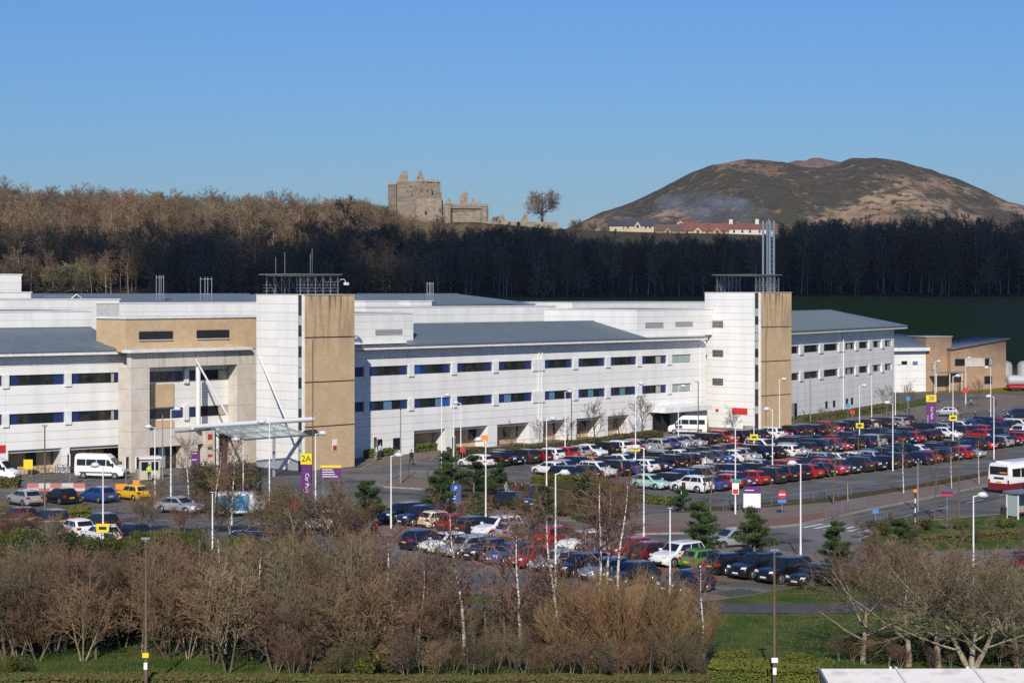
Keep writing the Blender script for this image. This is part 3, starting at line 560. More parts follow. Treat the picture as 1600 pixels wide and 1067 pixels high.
# flue frames on the far roofs
for lb, xp, yt, yb, w_, d in (('pair of tall white flues with a frame on the rear roof', 250, 430, 461, 1.1, 290), ('wider white flue frame on the rear roof', 322, 433, 461, 1.7, 290), ('small white flue frame on the hipped rear roof', 672, 441, 460, .95, 300)):
    x_, zb = XZ(xp, yb + 6, d); zt = XZ(xp, yt, d)[1]; rt = empty('roof_flues', (x_, d, zb), 0, lb, 'flues')
    for q in (-.5, -.1, .15, .5): MB().cyl(q * w_, 0, -.5, zt - zb, .06, 6).build('flue', steel, rt)
    for zz in (.7, (zt - zb) * .9): MB().box(-.55 * w_, .55 * w_, -.04, .04, zz, zz + .07).build('brace', steel, rt)
# ------------------------------------------------------------------ castle, lone wall, houses and the far hill
CD = 740
def CX(x, d=CD): return (x - 800) / F * d
def CZ(y, d=CD): return H0 - (y - HY) * d / F
cas = empty('castle', (CX(680), CD, CZ(352)), 0, 'ruined stone castle with a tall tower house on the wooded ridge', 'castle'); ox, oy, oz = cas.location
def cp(name, foot, yb, yt, m_=stone):     # footprint as (photo x, metres behind the front), heights by photo row
    pts = [((x - 800) / F * (CD + v) - ox, v) for x, v in foot]
    a = sum(p[0] * q[1] - q[0] * p[1] for p, q in zip(pts, pts[1:] + pts[:1]))
    if a < 0: pts = pts[::-1]
    o = MB().prism(pts, CZ(yb) - oz, CZ(yt) - oz).build(name, m_, cas); return o
th_ = cp('tower_house', [(620, 6), (648, 0), (688, 7), (662, 16), (622, 14)], 362, 283.5)
cp('tower_wing', [(606, 9), (619, 5), (624, 14), (608, 15)], 365, 287); cp('stair_turret', [(686, 6), (690, 7), (690, 12), (685, 12)], 350, 298.5)
def gab(name, x0, x1, yb, yt, v, dp=1.2, parent=None): 
    a, b = (x0 - 800) / F * (CD + v) - ox, (x1 - 800) / F * (CD + v) - ox; z0, z1 = CZ(yb) - oz, CZ(yt) - oz; c = (a + b) / 2
    return MB().hull([(a, v, z0), (b, v, z0), (c + .25, v, z1), (c - .25, v, z1)], [(a, v + dp, z0), (b, v + dp, z0), (c + .25, v + dp, z1), (c - .25, v + dp, z1)]).build(name, stone, cas)
gab('gable', 648.5, 664.5, 283.4, 266.5, 3.5); gab('gable', 620, 632, 283.4, 270, 7, 3); cp('chimney_stack', [(628.5, 6.5), (637.5, 6.5), (637.5, 9), (628.5, 9)], 283.4, 265.5)
cp('merlon', [(667, 5), (676, 6), (676, 9), (667, 9)], 283.4, 281.5); cp('merlon', [(684, 7.3), (687, 7.6), (687, 9), (684, 9)], 283.4, 286)
cp('curtain_wall', [(650, -4), (690, -5), (692, 2), (655, 2)], 356, 313); cp('low_wall', [(647, -7), (692, -8), (692, -5.2), (650, -5)], 362, 337.5)
MB().cyl(CX(672) - ox, -3, CZ(320) - oz, CZ(312) - oz, 1.6, 14, r2=1.3).build('round_cap', mat('pale_lead', (.5, .48, .42), .6), cas)
t_ = MB().cyl(CX(699) - ox, -3, CZ(362) - oz, CZ(322.5) - oz, 1.75, 16).build('round_tower', stone, cas, smooth=True, ang=40); gab('turret_gable', 696, 706, 319, 309, 0)
cp('curtain_wall', [(705, 0), (752, -1), (754, 2), (706, 3)], 362, 325.5); MB().cyl(CX(757) - ox, -1, CZ(362) - oz, CZ(325) - oz, 1.5, 16).build('round_tower', stone, cas, smooth=True, ang=40)
cp('parapet', [(693, -4.5), (708, -1.4), (752, -2.2), (763, -2.6), (762, 3), (706, 4)], 323.6, 319.5)
for k in range(22):
    x = 694 + k * 3.15; b_ = boxpart('corbel', .32, .9, .7, stone, cas, (CX(x) - ox, -2.6 - (2 if x < 706 else 0) + .02 * k, CZ(326) - oz))
cp('broken_stack', [(718, 6), (731, 6), (731, 9), (718, 9)], 326, 305.5); cp('broken_stack', [(722, 6.2), (730.5, 6.2), (730.5, 8.8), (722, 8.8)], 305.5, 301.5); gab('gable', 733, 746, 320, 309, 6)
for x, y, w, h in ((657, 298.5, .35, .9), (666, 298, .3, .7), (673.5, 302, .5, 1.4), (635, 299, .3, .6), (643, 305.5, .6, .7), (640, 292, .3, .4), (641.5, 292, .3, .4), (653, 279.5, .4, .7), (664.5, 334, .7, .8), (687.5, 331.5, .4, 1.1), (649.5, 324, .3, .5), (678, 327, .3, .4), (613, 293, .3, .4)):
    v = {True: -5.6, False: -.6}[x > 650 and y > 312]; 
    if x < 650: v = 6 * (648 - x) / 28 - .45
    elif v > -5: v = (x - 648) / 40 * 7 - .4
    boxpart('window_opening', w, .5, h, dark, cas, (CX(x) - ox, v, CZ(y) - oz))
rg_ = random.Random(12)
for x0, x1, y, v0, v1, n_s in ((620, 647, 283.5, 5.4, .3, 9), (649, 687, 283.5, .4, 6.6, 14), (606, 619, 287, 8.6, 5.2, 5), (651, 690, 313, -4, -4.6, 10), (706, 752, 319.5, -1.3, -2, 12), (718, 730, 301.5, 6.3, 6.3, 3)):
    for k in range(n_s):
        t = (k + rg_.random() * .7) / n_s; x = x0 + (x1 - x0) * t; v = v0 + (v1 - v0) * t; boxpart('coping_stone', rg_.choice((.5, .8, 1.2)), 1.0, rg_.choice((.3, .5, .9)), stone, cas, ((x - 800) / F * (CD + v) - ox, v + .02, CZ(y) - oz))
def ruin(label, x0, x1, yb, yt, gx, gy, d=735):
    rt = empty('ruined_building', (CX((x0 + x1) / 2, d), d, CZ(yb, d)), 0, label, 'ruin'); w = CX(x1, d) - CX(x0, d); h = CZ(yt, d) - CZ(yb, d)
    MB().box(-w / 2, w / 2, 0, 4, -3, h).build('wall', stone, rt); g = (gx - (x0 + x1) / 2) / F * d; MB().hull([(g - 1.8, .1, h), (g + 1.8, .1, h), (g, .1, CZ(gy, d) - CZ(yb, d))], [(g - 1.8, 1, h), (g + 1.8, 1, h), (g, 1, CZ(gy, d) - CZ(yb, d))]).build('gable', stone, rt)
ruin('low stone ruin with one pointed gable right of the castle', 760, 812, 350, 346, 784, 333); ruin('stone gabled ruin half hidden behind the lone round tree', 808, 872, 350, 347, 820, 332)
wallm = brick_mat('pink_field_stone', (.42, .31, .24), (.33, .25, .2), (.36, .28, .22), 1.1, .5)
gw = empty('garden_wall', (CX(915), 745, 0), 0, 'long pinkish stone wall on the ridge between ruin and houses', 'wall')
MB().hull([(CX(x) - gw.location.x, v, CZ(y)) for x, v, y in ((866, 0, 366), (955, 10, 378), (955, 11, 378), (866, 1, 366))], [(CX(x) - gw.location.x, v, CZ(y)) for x, v, y in ((866, 0, 358), (955, 10, 364), (955, 11, 364), (866, 1, 358))]).build('wall', wallm, gw)
HD = 840
harl = mat('cream_harling', (.50, .42, .29), .9, (.42, .35, .25), .5); harlw = mat('white_harling', (.62, .58, .53), .9, (.5, .46, .42), .5); slate = mat('dark_slate', (.045, .05, .06), .6, (.06, .06, .065), 1.5); pant = mat('red_pantiles', (.20, .075, .05), .85, (.14, .06, .045), .8)
def house(label, x0, x1, yb, ye, yr, wm, rm, d=HD, gabs=(), wins=(), chim=(), dep=8):
    w = CX(x1, d) - CX(x0, d); zb = CZ(yb, d); e = CZ(ye, d) - zb; r = CZ(yr, d) - zb; rt = empty('house', (CX(x0, d), d, zb), 0, label, 'house')
    MB().box(0, w, 0, dep, -3, e).build('wall', wm, rt)
    rf = MB().hull([(-.3, -.4, e - .1), (w + .3, -.4, e - .1), (w + .3, dep + .4, e - .1), (-.3, dep + .4, e - .1)], [(-.3, dep / 2 - .1, r), (w + .3, dep / 2 - .1, r), (w + .3, dep / 2 + .1, r), (-.3, dep / 2 + .1, r)]).build('roof', rm, rt)
    for gx, gy, gw_ in gabs:
        g = CX(gx, d) - CX(x0, d); gz = CZ(gy, d) - zb; MB().hull([(g - gw_, -.9, -2), (g + gw_, -.9, -2), (g + gw_, -.9, e), (g, -.9, gz), (g - gw_, -.9, e)], [(g - gw_, dep / 2, -2), (g + gw_, dep / 2, -2), (g + gw_, dep / 2, e), (g, dep / 2, gz), (g - gw_, dep / 2, e)]).build('gable', wm, rt)
        MB().tube([(g - gw_ - .2, -1, e - .1), (g, -1, gz + .15), (g + gw_ + .2, -1, e - .1)], .16, 4).build('gable_verge', rm, rt)
        boxpart('window', 1.1, .1, 1.3, frame_m, rt, (g - .55, -1.02, e - .9))
    for wx, wy in wins: b_ = boxpart('window', .95, .12, 1.2, frame_m, rt, (CX(wx, d) - CX(x0, d) - .5, -.1, CZ(wy, d) - zb)); boxpart('sill', 1.15, .14, .12, white2, b_, (-.1, -.05, -.12))
    for cx_, cy in chim: g = CX(cx_, d) - CX(x0, d); c_ = MB().box(g - .8, g + .8, dep / 2 - .5, dep / 2 + .5, r - .8, CZ(cy, d) - zb).build('chimney', harlw, rf); MB().cyl(g, dep / 2, CZ(cy, d) - zb, CZ(cy, d) - zb + .5, .2, 6).build('chimney_pot', pant, c_)
house('cream house with black slate roof at the left end of the terrace', 952, 974, 375, 353, 345.5, harl, slate, wins=((962, 362),))
house('cream gabled house with black slate roof second along the terrace', 974, 1029, 375, 353, 341, harl, slate, 842, gabs=((996, 346, 1.4),), wins=((981, 357), (1009, 357), (1016, 357), (986, 370), (1014, 370)))
house('low brown roofed house between the slate and red roofs', 1024, 1068, 375, 361, 350, brickr, mat('brown_tiles', (.11, .07, .06), .85), 838, gabs=((1043, 356, 1.6),), wins=((1060, 367),))
house('cream house under red pantiles in the middle of the terrace', 1066, 1112, 375, 361, 348.5, harl, pant, 839, gabs=((1090, 355, 1.9),), wins=((1073, 365), (1105, 366)))
house('red pantiled brick house with a white gable window', 1110, 1139, 375, 361, 348.5, brickr, pant, 838, gabs=((1120, 355, 1.8),), wins=((1131, 366),))
house('long white cottage with red roof and two white chimneys', 1138, 1216, 378, 358, 349, harlw, pant, 841, wins=((1147, 364), (1160, 364), (1172, 364), (1187, 364), (1200, 364)), chim=((1143.5, 342.5), (1184.5, 342)))
house('small red roof rising behind the terrace', 1058, 1090, 370, 350, 344.5, harl, pant, 858, gabs=((1063, 344.8, 2),)); house('grey outbuilding with white door posts below the terrace', 1058, 1085, 380, 371, 368, harlw, slate, 828, dep=4)
SKY = [(640, 420), (800, 392), (880, 362), (930, 341), (985, 322), (1030, 300), (1075, 275), (1110, 261), (1150, 257), (1190, 259), (1222, 262), (1240, 267), (1275, 268), (1296, 262), (1312, 254), (1350, 250), (1385, 255), (1430, 268), (1480, 288), (1530, 312), (1580, 323), (1640, 329), (1800, 340), (2100, 362)]
mb = MB(); gx = [640 + i * 8 for i in range(185)]; gy = [2350 + j * 30 for j in range(56)]
hz = random.Random(5)
for Y in gy:
    for xp in gx:
        t = (Y - 2400) / 850; Xw = (xp - 800) / F * 3250
        pr_ = sm(t * 1.05) ** .8 if Y <= 3250 else 1 - .55 * sm((Y - 3250) / 780); top = H0 + (HY - lerp(xp, SKY)) * 3250 / F
        nz = mnoise.fractal((Xw * .004, Y * .004, 1.3), 1.0, 2.1, 6) * 20 * min(1, max(0, 1.06 - abs(Y - 3250) / 300 if Y < 3250 else 1)) * (.25 if abs(Y - 3250) < 60 else 1)
        if Y < 3250: nz = mnoise.fractal((Xw * .005, Y * .005, 1.3), 1.0, 2.1, 6) * 16 * sm(t * 2) * (1 - sm((Y - 2950) / 300) * .75)
        z = 5 + (top - 5) * pr_ + nz; mb.v.append((Xw * (Y / 3250) ** .35, Y, z))
n_ = len(gx)
for j in range(len(gy) - 1):
    for i in range(n_ - 1): mb.f.append((j * n_ + i, j * n_ + i + 1, (j + 1) * n_ + i + 1, (j + 1) * n_ + i)); mb.m.append(0)
def hill_mat():
    m_, n, l, b = nt('hill_heath'); g = n.new('ShaderNodeNewGeometry')
    def nz(s, det, lo, hi, st=(1, 1, 1)):
        mp = n.new('ShaderNodeMapping'); mp.inputs['Scale'].default_value = st; l.new(g.outputs['Position'], mp.inputs[0]); t = n.new('ShaderNodeTexNoise'); t.inputs['Scale'].default_value = s; t.inputs['Detail'].default_value = det; t.inputs['Roughness'].default_value = .65
        l.new(mp.outputs[0], t.inputs[0]); r = n.new('ShaderNodeMapRange'); r.inputs[1].default_value = lo; r.inputs[2].default_value = hi; l.new(t.outputs[0], r.inputs[0]); return r.outputs[0]
    def mx(f, a, c):
        x = n.new('ShaderNodeMix'); x.data_type = 'RGBA'; l.new(f, x.inputs['Factor']); x.inputs[7].default_value = c4(c)
        if isinstance(a, tuple): x.inputs[6].default_value = c4(a)
        else: l.new(a, x.inputs[6])
        return x.outputs[2]
    c = mx(nz(.006, 8, .4, .6), (.30, .22, .13), (.22, .125, .08)); c = mx(nz(.0045, 10, .45, .52, (1, .6, 1.6)), c, (.055, .045, .022)); c = mx(nz(.028, 10, .50, .57, (1, .35, 1.5)), c, (.06, .05, .03)); c = mx(nz(.05, 9, .57, .64), c, (.21, .125, .045)); c = mx(nz(.07, 9, .55, .60), c, (.032, .032, .018))
    l.new(c, b.inputs['Base Color']); b.inputs['Roughness'].default_value = 1; b.inputs['Specular IOR Level'].default_value = .05
    t = n.new('ShaderNodeTexNoise'); t.inputs['Scale'].default_value = .05; t.inputs['Detail'].default_value = 8; l.new(g.outputs['Position'], t.inputs[0]); bp = n.new('ShaderNodeBump'); bp.inputs['Strength'].default_value = .9; bp.inputs['Distance'].default_value = 9; l.new(t.outputs[0], bp.inputs['Height']); l.new(bp.outputs[0], b.inputs['Normal']); return m_
hm = hill_mat(); tag(mb.build('hill', hm, smooth=True), 'broad heathery hill with gorse patches', kind='structure')
mb = MB(); n_ = 0; crag = mat('red_crag', (.19, .115, .08), .95, (.08, .055, .04), .03, 7, bump=1, bscale=.08)
CR = [(1195, 300), (1222, 263), (1232, 254), (1245, 251), (1258, 251.5), (1268, 247.5), (1280, 247), (1290, 249.5), (1302, 251.5), (1314, 254), (1330, 285)]
for j in range(14):
    for i in range(60):
        xp = 1195 + i * 135 / 59; Y = 3480 + j * 26; pr_ = sm(j / 6) if j < 6 else 1 - .7 * sm((j - 6) / 8); top = H0 + (HY - lerp(xp, CR)) * 3640 / F; mb.v.append(((xp - 800) / F * 3640, Y, 120 + (top - 120) * pr_ + mnoise.fractal((xp * .06, Y * .02, 2), 1, 2, 5) * 5 * (j != 6)))
for j in range(13):
    for i in range(59): mb.f.append((j * 60 + i, j * 60 + i + 1, (j + 1) * 60 + i + 1, (j + 1) * 60 + i)); mb.m.append(0)
tag(mb.build('hill_summit_crag', crag, smooth=True), 'reddish rocky summit behind the saddle of the hill', kind='structure')
# ------------------------------------------------------------------ cars
PAINT = {'K': ('black', (.008, .008, .010)), 'D': ('dark grey', (.035, .037, .042)), 'N': ('navy', (.010, .016, .045)), 'B': ('blue', (.018, .06, .22)), 'S': ('silver', (.42, .43, .45)), 'W': ('white', (.74, .74, .74)),
         'R': ('red', (.34, .018, .018)), 'M': ('maroon', (.10, .008, .012)), 'G': ('green', (.07, .22, .04)), 'Y': ('yellow', (.72, .42, .015)), 'O': ('orange', (.55, .18, .02)), 'T': ('mint green', (.36, .55, .47)), 'C': ('cream', (.68, .62, .46)), 'P': ('plum', (.06, .03, .06)), 'L': ('pale blue', (.2, .33, .42))}
def paint(k):
    n, c = PAINT[k]; return mat(n.replace(' ', '_') + '_car_paint', c, .28, coat=.6, metal=.35 if k in 'SD' else 0)
KINDS = {'h': ('hatchback', dict(L=4.15, W=1.78, H=1.48, belt=.95, A=.235, B=.06, C=-.33, D=-.455, hood=.90)),
         's': ('saloon', dict(L=4.65, W=1.82, H=1.44, belt=.95, A=.22, B=.06, C=-.20, D=-.37, hood=.88)),
         'u': ('sport utility car', dict(L=4.5, W=1.88, H=1.68, belt=1.08, A=.24, B=.09, C=-.39, D=-.465, hood=1.02, R=.36)),
         'e': ('estate car', dict(L=4.6, W=1.82, H=1.5, belt=.95, A=.22, B=.07, C=-.40, D=-.475, hood=.90)),
         'c': ('small city car', dict(L=3.6, W=1.66, H=1.48, belt=.93, A=.26, B=.09, C=-.36, D=-.465, hood=.90, R=.29)),
         'm': ('people carrier', dict(L=4.5, W=1.83, H=1.70, belt=1.02, A=.32, B=.13, C=-.42, D=-.475, hood=.95))}
cglass = mat('car_glass', (.012, .015, .018), .05, spec=.7); lampw = mat('headlamp_glass', (.65, .66, .68), .12, spec=.7); lampr = mat('tail_lamp_red', (.38, .012, .012), .25); rimm = mat('alloy_rim', (.42, .42, .43), .35, metal=.7); chrome = mat('plate_white', (.72, .72, .7), .5); platey = mat('plate_yellow', (.68, .46, .03), .5)
def car_proto(k):
    P = KINDS[k][1]; L, W, Ht, belt = P['L'], P['W'], P['H'], P['belt']; hw = W / 2; Rw = P.get('R', .315); zb = .2
    st = [(.5, .56, .70), (.49, .66, .82), (.455, P['hood'] - .14, .93), (.38, P['hood'] - .04, .985), (.30, P['hood'] + .0, 1), (P['A'] - .01, belt, 1), (.0, belt, 1.0), (-.25, belt + .01, 1.0), (P['D'] + .04, belt + .02, .99), (-.465, belt if P['D'] < -.44 else belt - .02, .96), (-.492, belt - .12, .90), (-.5, belt - .3, .84)]
    mb = MB(); ring = []
    for x, zt, w in st:
        h = hw * w; z0 = zb + (.10 if abs(x) > .48 else 0); pts = [(h * .90, z0), (h * .985, z0 + .16), (h, z0 + (zt - z0) * .62), (h * .965, zt - .09), (h * .86, zt - .01), (h * .4, zt + .02)]
        ring.append([(x * L, y, z) for y, z in pts] + [(x * L, -y, z) for y, z in pts[::-1]])
    n = 12; b = [p for r in ring for p in r]; fs = []
    for i in range(len(st) - 1):
        for j in range(n): fs.append((i * n + j, i * n + (j + 1) % n, (i + 1) * n + (j + 1) % n, (i + 1) * n + j))
    fs += [tuple(range(n)), tuple(range((len(st) - 1) * n + n - 1, (len(st) - 1) * n - 1, -1))]; mb.add(b, fs)
    # cabin: three rings
    def rg(x0, x1, w, z, rr=.12): return [(x0 * L, w * .82, z), (x0 * L - rr, w, z), (x1 * L + rr, w, z), (x1 * L, w * .84, z), (x1 * L, -w * .84, z), (x1 * L + rr, -w, z), (x0 * L - rr, -w, z), (x0 * L, -w * .82, z)]
    A, B, C, D = P['A'], P['B'], P['C'], P['D']; zr = Ht; r0 = rg(A, D, hw * .95, belt - .02); r1 = rg(B + .012, C - .01, hw * .79, zr - .09); r2 = rg(B - .03, C + .02, hw * .70, zr - .012); r3 = rg(B - .09, C + .08, hw * .4, zr + .012)
    for p, q in ((r0, r1), (r1, r2), (r2, r3)): mb.add(p + q, [(i, (i + 1) % 8, 8 + (i + 1) % 8, 8 + i) for i in range(8)])
    mb.add(r3, [tuple(range(8))])
    for sx in (.305, -.295):              # wheel arches, sills, grille
        for sy in (1, -1):
            pts = [(sx * L + (Rw + .06) * math.cos(t * math.pi / 8), sy * (hw + .004), Rw + (Rw + .06) * math.sin(t * math.pi / 8)) for t in range(-1, 10)]
            mb.add(pts + [(p[0], p[1] - sy * .1, p[2]) for p in pts], [tuple(range(11)) if sy < 0 else tuple(range(10, -1, -1))] + [(i, i + 1, 12 + i, 11 + i) for i in range(10)], 1)
    for sy in (1, -1): mb.box(-.2 * L, .2 * L, sy * hw * .985 - .02, sy * hw * .985 + .02, zb - .03, zb + .10, 1); mb.box(A * L - .25, A * L - .08, sy * (hw + .02) - .09, sy * (hw + .02) + .09, belt - .03, belt + .12, 0)
    mb.box(.485 * L, .503 * L, -hw * .5, hw * .5, .30, .47, 1); mb.box(-.503 * L, -.49 * L, -hw * .7, hw * .7, .28, .42, 1); mb.box(-.4 * L, .4 * L, -hw * .8, hw * .8, .16, .3, 1)
    body = mb.mesh('body', [paint('K'), blackp], ang=34)
    def lerp3(a, b, t): return tuple(a[i] + (b[i] - a[i]) * t for i in range(3))
    def pane(name, a, b, c, d, off):       # quad a-b (belt) c-d (roof), inset and lifted
        v = [Vector(p) + Vector(off) for p in (a, b, c, d)]; cc = sum(v, Vector()) / 4; return MB().add([tuple(p) for p in v], [(0, 1, 2, 3)]).mesh(name, cglass)
    parts = [('windscreen', pane('windscreen', lerp3(r0[7], r1[7], .1), lerp3(r0[0], r1[0], .1), lerp3(r0[0], r1[0], .97), lerp3(r0[7], r1[7], .97), (.014, 0, .010)))]
    parts.append(('rear_window', pane('rear_window', lerp3(r0[3], r1[3], .16), lerp3(r0[4], r1[4], .16), lerp3(r0[4], r1[4], .92), lerp3(r0[3], r1[3], .92), (-.014, 0, .008))))
    for s_, (i0, i1) in ((1, (1, 2)), (-1, (6, 5))):
        a, b = lerp3(r0[i0], r1[i0], .12), lerp3(r0[i1], r1[i1], .12); c, d = lerp3(r0[i1], r1[i1], .93), lerp3(r0[i0], r1[i0], .93); m2 = MB()
        for t0, t1 in ((.04, .44), (.47, .80), (.82, .97)):
            q = [lerp3(a, b, t0), lerp3(a, b, t1), lerp3(d, c, t1), lerp3(d, c, t0)]; q = [(p[0], p[1] + s_ * .012, p[2] + .004) for p in q]; m2.add(q, [(0, 1, 2, 3) if s_ < 0 else (3, 2, 1, 0)])
        parts.append(('side_window', m2.mesh('side_window', cglass)))
    hz_ = P['hood'] - .24
    for s_ in (1, -1): parts.append(('headlight', MB().hull([(.478 * L, s_ * hw * .55, hz_), (.470 * L, s_ * hw * .9, hz_ + .02), (.44 * L, s_ * hw * .95, hz_ + .15), (.468 * L, s_ * hw * .6, hz_ + .13)], [(.497 * L, s_ * hw * .52, hz_), (.482 * L, s_ * hw * .93, hz_ + .02), (.45 * L, s_ * hw * .97, hz_ + .16), (.482 * L, s_ * hw * .58, hz_ + .14)]).mesh('headlight', lampw)))
    tz = belt - .22
    for s_ in (1, -1): parts.append(('tail_light', MB().box(-.502 * L, -.455 * L, min(s_ * hw * .62, s_ * hw * .955), max(s_ * hw * .62, s_ * hw * .955), tz, tz + .2).mesh('tail_light', lampr)))
    parts.append(('number_plate', MB().box(.500 * L, .507 * L, -.26, .26, .42, .53).mesh('number_plate', chrome))); parts.append(('number_plate', MB().box(-.510 * L, -.499 * L, -.26, .26, belt - .37 if k != 's' else .5, (belt - .37 if k != 's' else .5) + .12).mesh('number_plate', platey)))
    ty_ = MB(); ty_.tube([(0, -.105, 0), (0, -.07, 0), (0, .07, 0), (0, .105, 0)], [Rw - .04, Rw, Rw, Rw - .04], 14, cap=True); tyre = ty_.mesh('wheel', black, ang=30, smooth=True)
    rm_ = MB(); rm_.tube([(0, .10, 0), (0, .122, 0)], [Rw * .66, Rw * .58], 12, cap=True)
    for t in range(5): c_, s_ = math.cos(t * 1.2566 + .6), math.sin(t * 1.2566 + .6); rm_.add([(c_ * Rw * .2 - s_ * .035, .125, s_ * Rw * .2 + c_ * .035), (c_ * Rw * .5 - s_ * .05, .125, s_ * Rw * .5 + c_ * .05), (c_ * Rw * .5 + s_ * .05, .125, s_ * Rw * .5 - c_ * .05), (c_ * Rw * .2 + s_ * .035, .125, s_ * Rw * .2 - c_ * .035)], [(0, 1, 2, 3)], 1)
    rim = rm_.mesh('rim', [rimm, black])
    wl = [(sx * L, sy * (hw - .085), Rw, sy) for sx in (.305, -.295) for sy in (1, -1)]
    return dict(body=body, parts=parts, tyre=tyre, rim=rim, wl=wl)
PROTO = {k: car_proto(k) for k in KINDS}
def car(x, y, rz, kind, colr, label, group=None, near=True):
    p = PROTO[kind]; rt = empty('parked_car', (x, y, .03), rz, label, 'car', group)
    b = inst('body', p['body'], rt); b.material_slots[0].link = 'OBJECT'; b.material_slots[0].material = paint(colr)
    for n_, me in p['parts']: inst(n_, me, rt)
    for wx, wy, wz, sy in p['wl']:
        w = inst('wheel', p['tyre'], rt, (wx, wy, wz), (0, 0, 0 if sy > 0 else math.pi)); 
        inst('rim', p['rim'], w)
    return rt
ORD = lambda n: f"{n}{'th' if 10 <= n % 100 <= 20 else {1: 'st', 2: 'nd', 3: 'rd'}.get(n % 10, 'th')}"
cr = random.Random(21)
RC = ["WKKDMWRSWKWRSSBSSKKrKKNWRKDKKRKDKCKKSD", "WSNOKWNKSWNKDKRDWNKBDKRNSKKDNKRDKNSKWBKNRK", "KDWKBWDKKWDBWSKKWSDKDRKNSKDKRKDKWKKRDNKSWK", "TKBKSKNKSRRDKSWWSNDKKWKKDNKRKSKRKDW", "WBRPRDKKRKRDDKKKKNRKKRS"]
RK = ["euuueehhhuuheehseuhuuhhuhuuehuhuucuse", "", "", "", "ushehumuhhuhuuhuhehhhh"]
RN = ['back row', 'second row from the hedge', 'middle row', 'fourth row from the hedge', 'front row']
ang_b = math.atan2(-nfy, -nfx)                          # nose away from the camera, tail out
for ri, (v, u0, u1) in enumerate(ROWS):
    seq = RC[ri].upper(); n_ = 0; spots = []
    for k in range(int((u1 - u0) / 2.5) + 1):
        c_ = seq[k] if k < len(seq) else cr.choice('KKKDDNNSSWWRBK'); kd = RK[ri][k] if k < len(RK[ri]) else cr.choice('hhhhuueescm')
        if k > 6 and cr.random() < .035: continue
        P_ = U(PB, u0 + k * 2.5, v + cr.uniform(-.25, .25)); xp = 800 + F * P_[0] / P_[1]
        if xp > 1625: continue
        nose = ri in (0, 2, 4); nose = nose if cr.random() < .72 else not nose
        if ri in (1, 3): nose = cr.random() < .35
        spots.append((P_, c_, kd, nose))
    for i, (P_, c_, kd, nose) in enumerate(spots):
        car(P_[0], P_[1], ang_b + (0 if nose else math.pi) + R(cr.uniform(-1.6, 1.6)), kd, c_, f"{PAINT[c_][0]} {KINDS[kd][0]}, {ORD(i + 1)} from the left in the {RN[ri]}", 'cars in the large car park')
# near car park
na = R(39.7); ax_, ay_ = math.cos(na), math.sin(na); rx_, ry_ = -math.sin(na), math.cos(na)
N1 = [('h', 'K', 1), ('u', 'K', 1), ('u', 'K', 1), ('h', 'K', 0), ('c', 'G', 0), ('u', 'W', 1), ('h', 'M', 0), ('h', 'R', 1), ('h', 'S', 1), ('e', 'W', 1), ('u', 'R', 0), ('h', 'D', 1), ('h', 'S', 0), ('u', 'W', 1), ('e', 'D', 0), ('c', 'R', 0), ('c', 'C', 0), ('u', 'N', 1), ('u', 'K', 1)]
for i, (kd, c_, fr) in enumerate(N1):
    px, py = 20.6 + rx_ * i * 2.62, 131 + ry_ * i * 2.62
    car(px, py, na + (math.pi if fr else 0) + R(cr.uniform(-2, 2)), kd, c_, f"{PAINT[c_][0]} {KINDS[kd][0]}, {ORD(i + 1)} from right in the upper near car park row", 'cars in the near car park')
N2 = [('h', 'N', 1), None, ('h', 'D', 1), ('h', 'S', 1), ('e', 'K', 1), ('h', 'S', 1), ('c', 'R', 1), ('h', 'B', 1), ('h', 'K', 1), ('e', 'S', 1), ('h', 'W', 1), ('h', 'N', 0)]; j = 0
for i, q in enumerate(N2):
    if not q: continue
    kd, c_, fr = q; j += 1; px, py = 11.6 + rx_ * i * 2.62, 128 + ry_ * i * 2.62
    car(px, py, na + (math.pi if fr else 0), kd, c_, f"{PAINT[c_][0]} {KINDS[kd][0]}, {ORD(j)} from right in the lower near car park row", 'cars in the near car park')
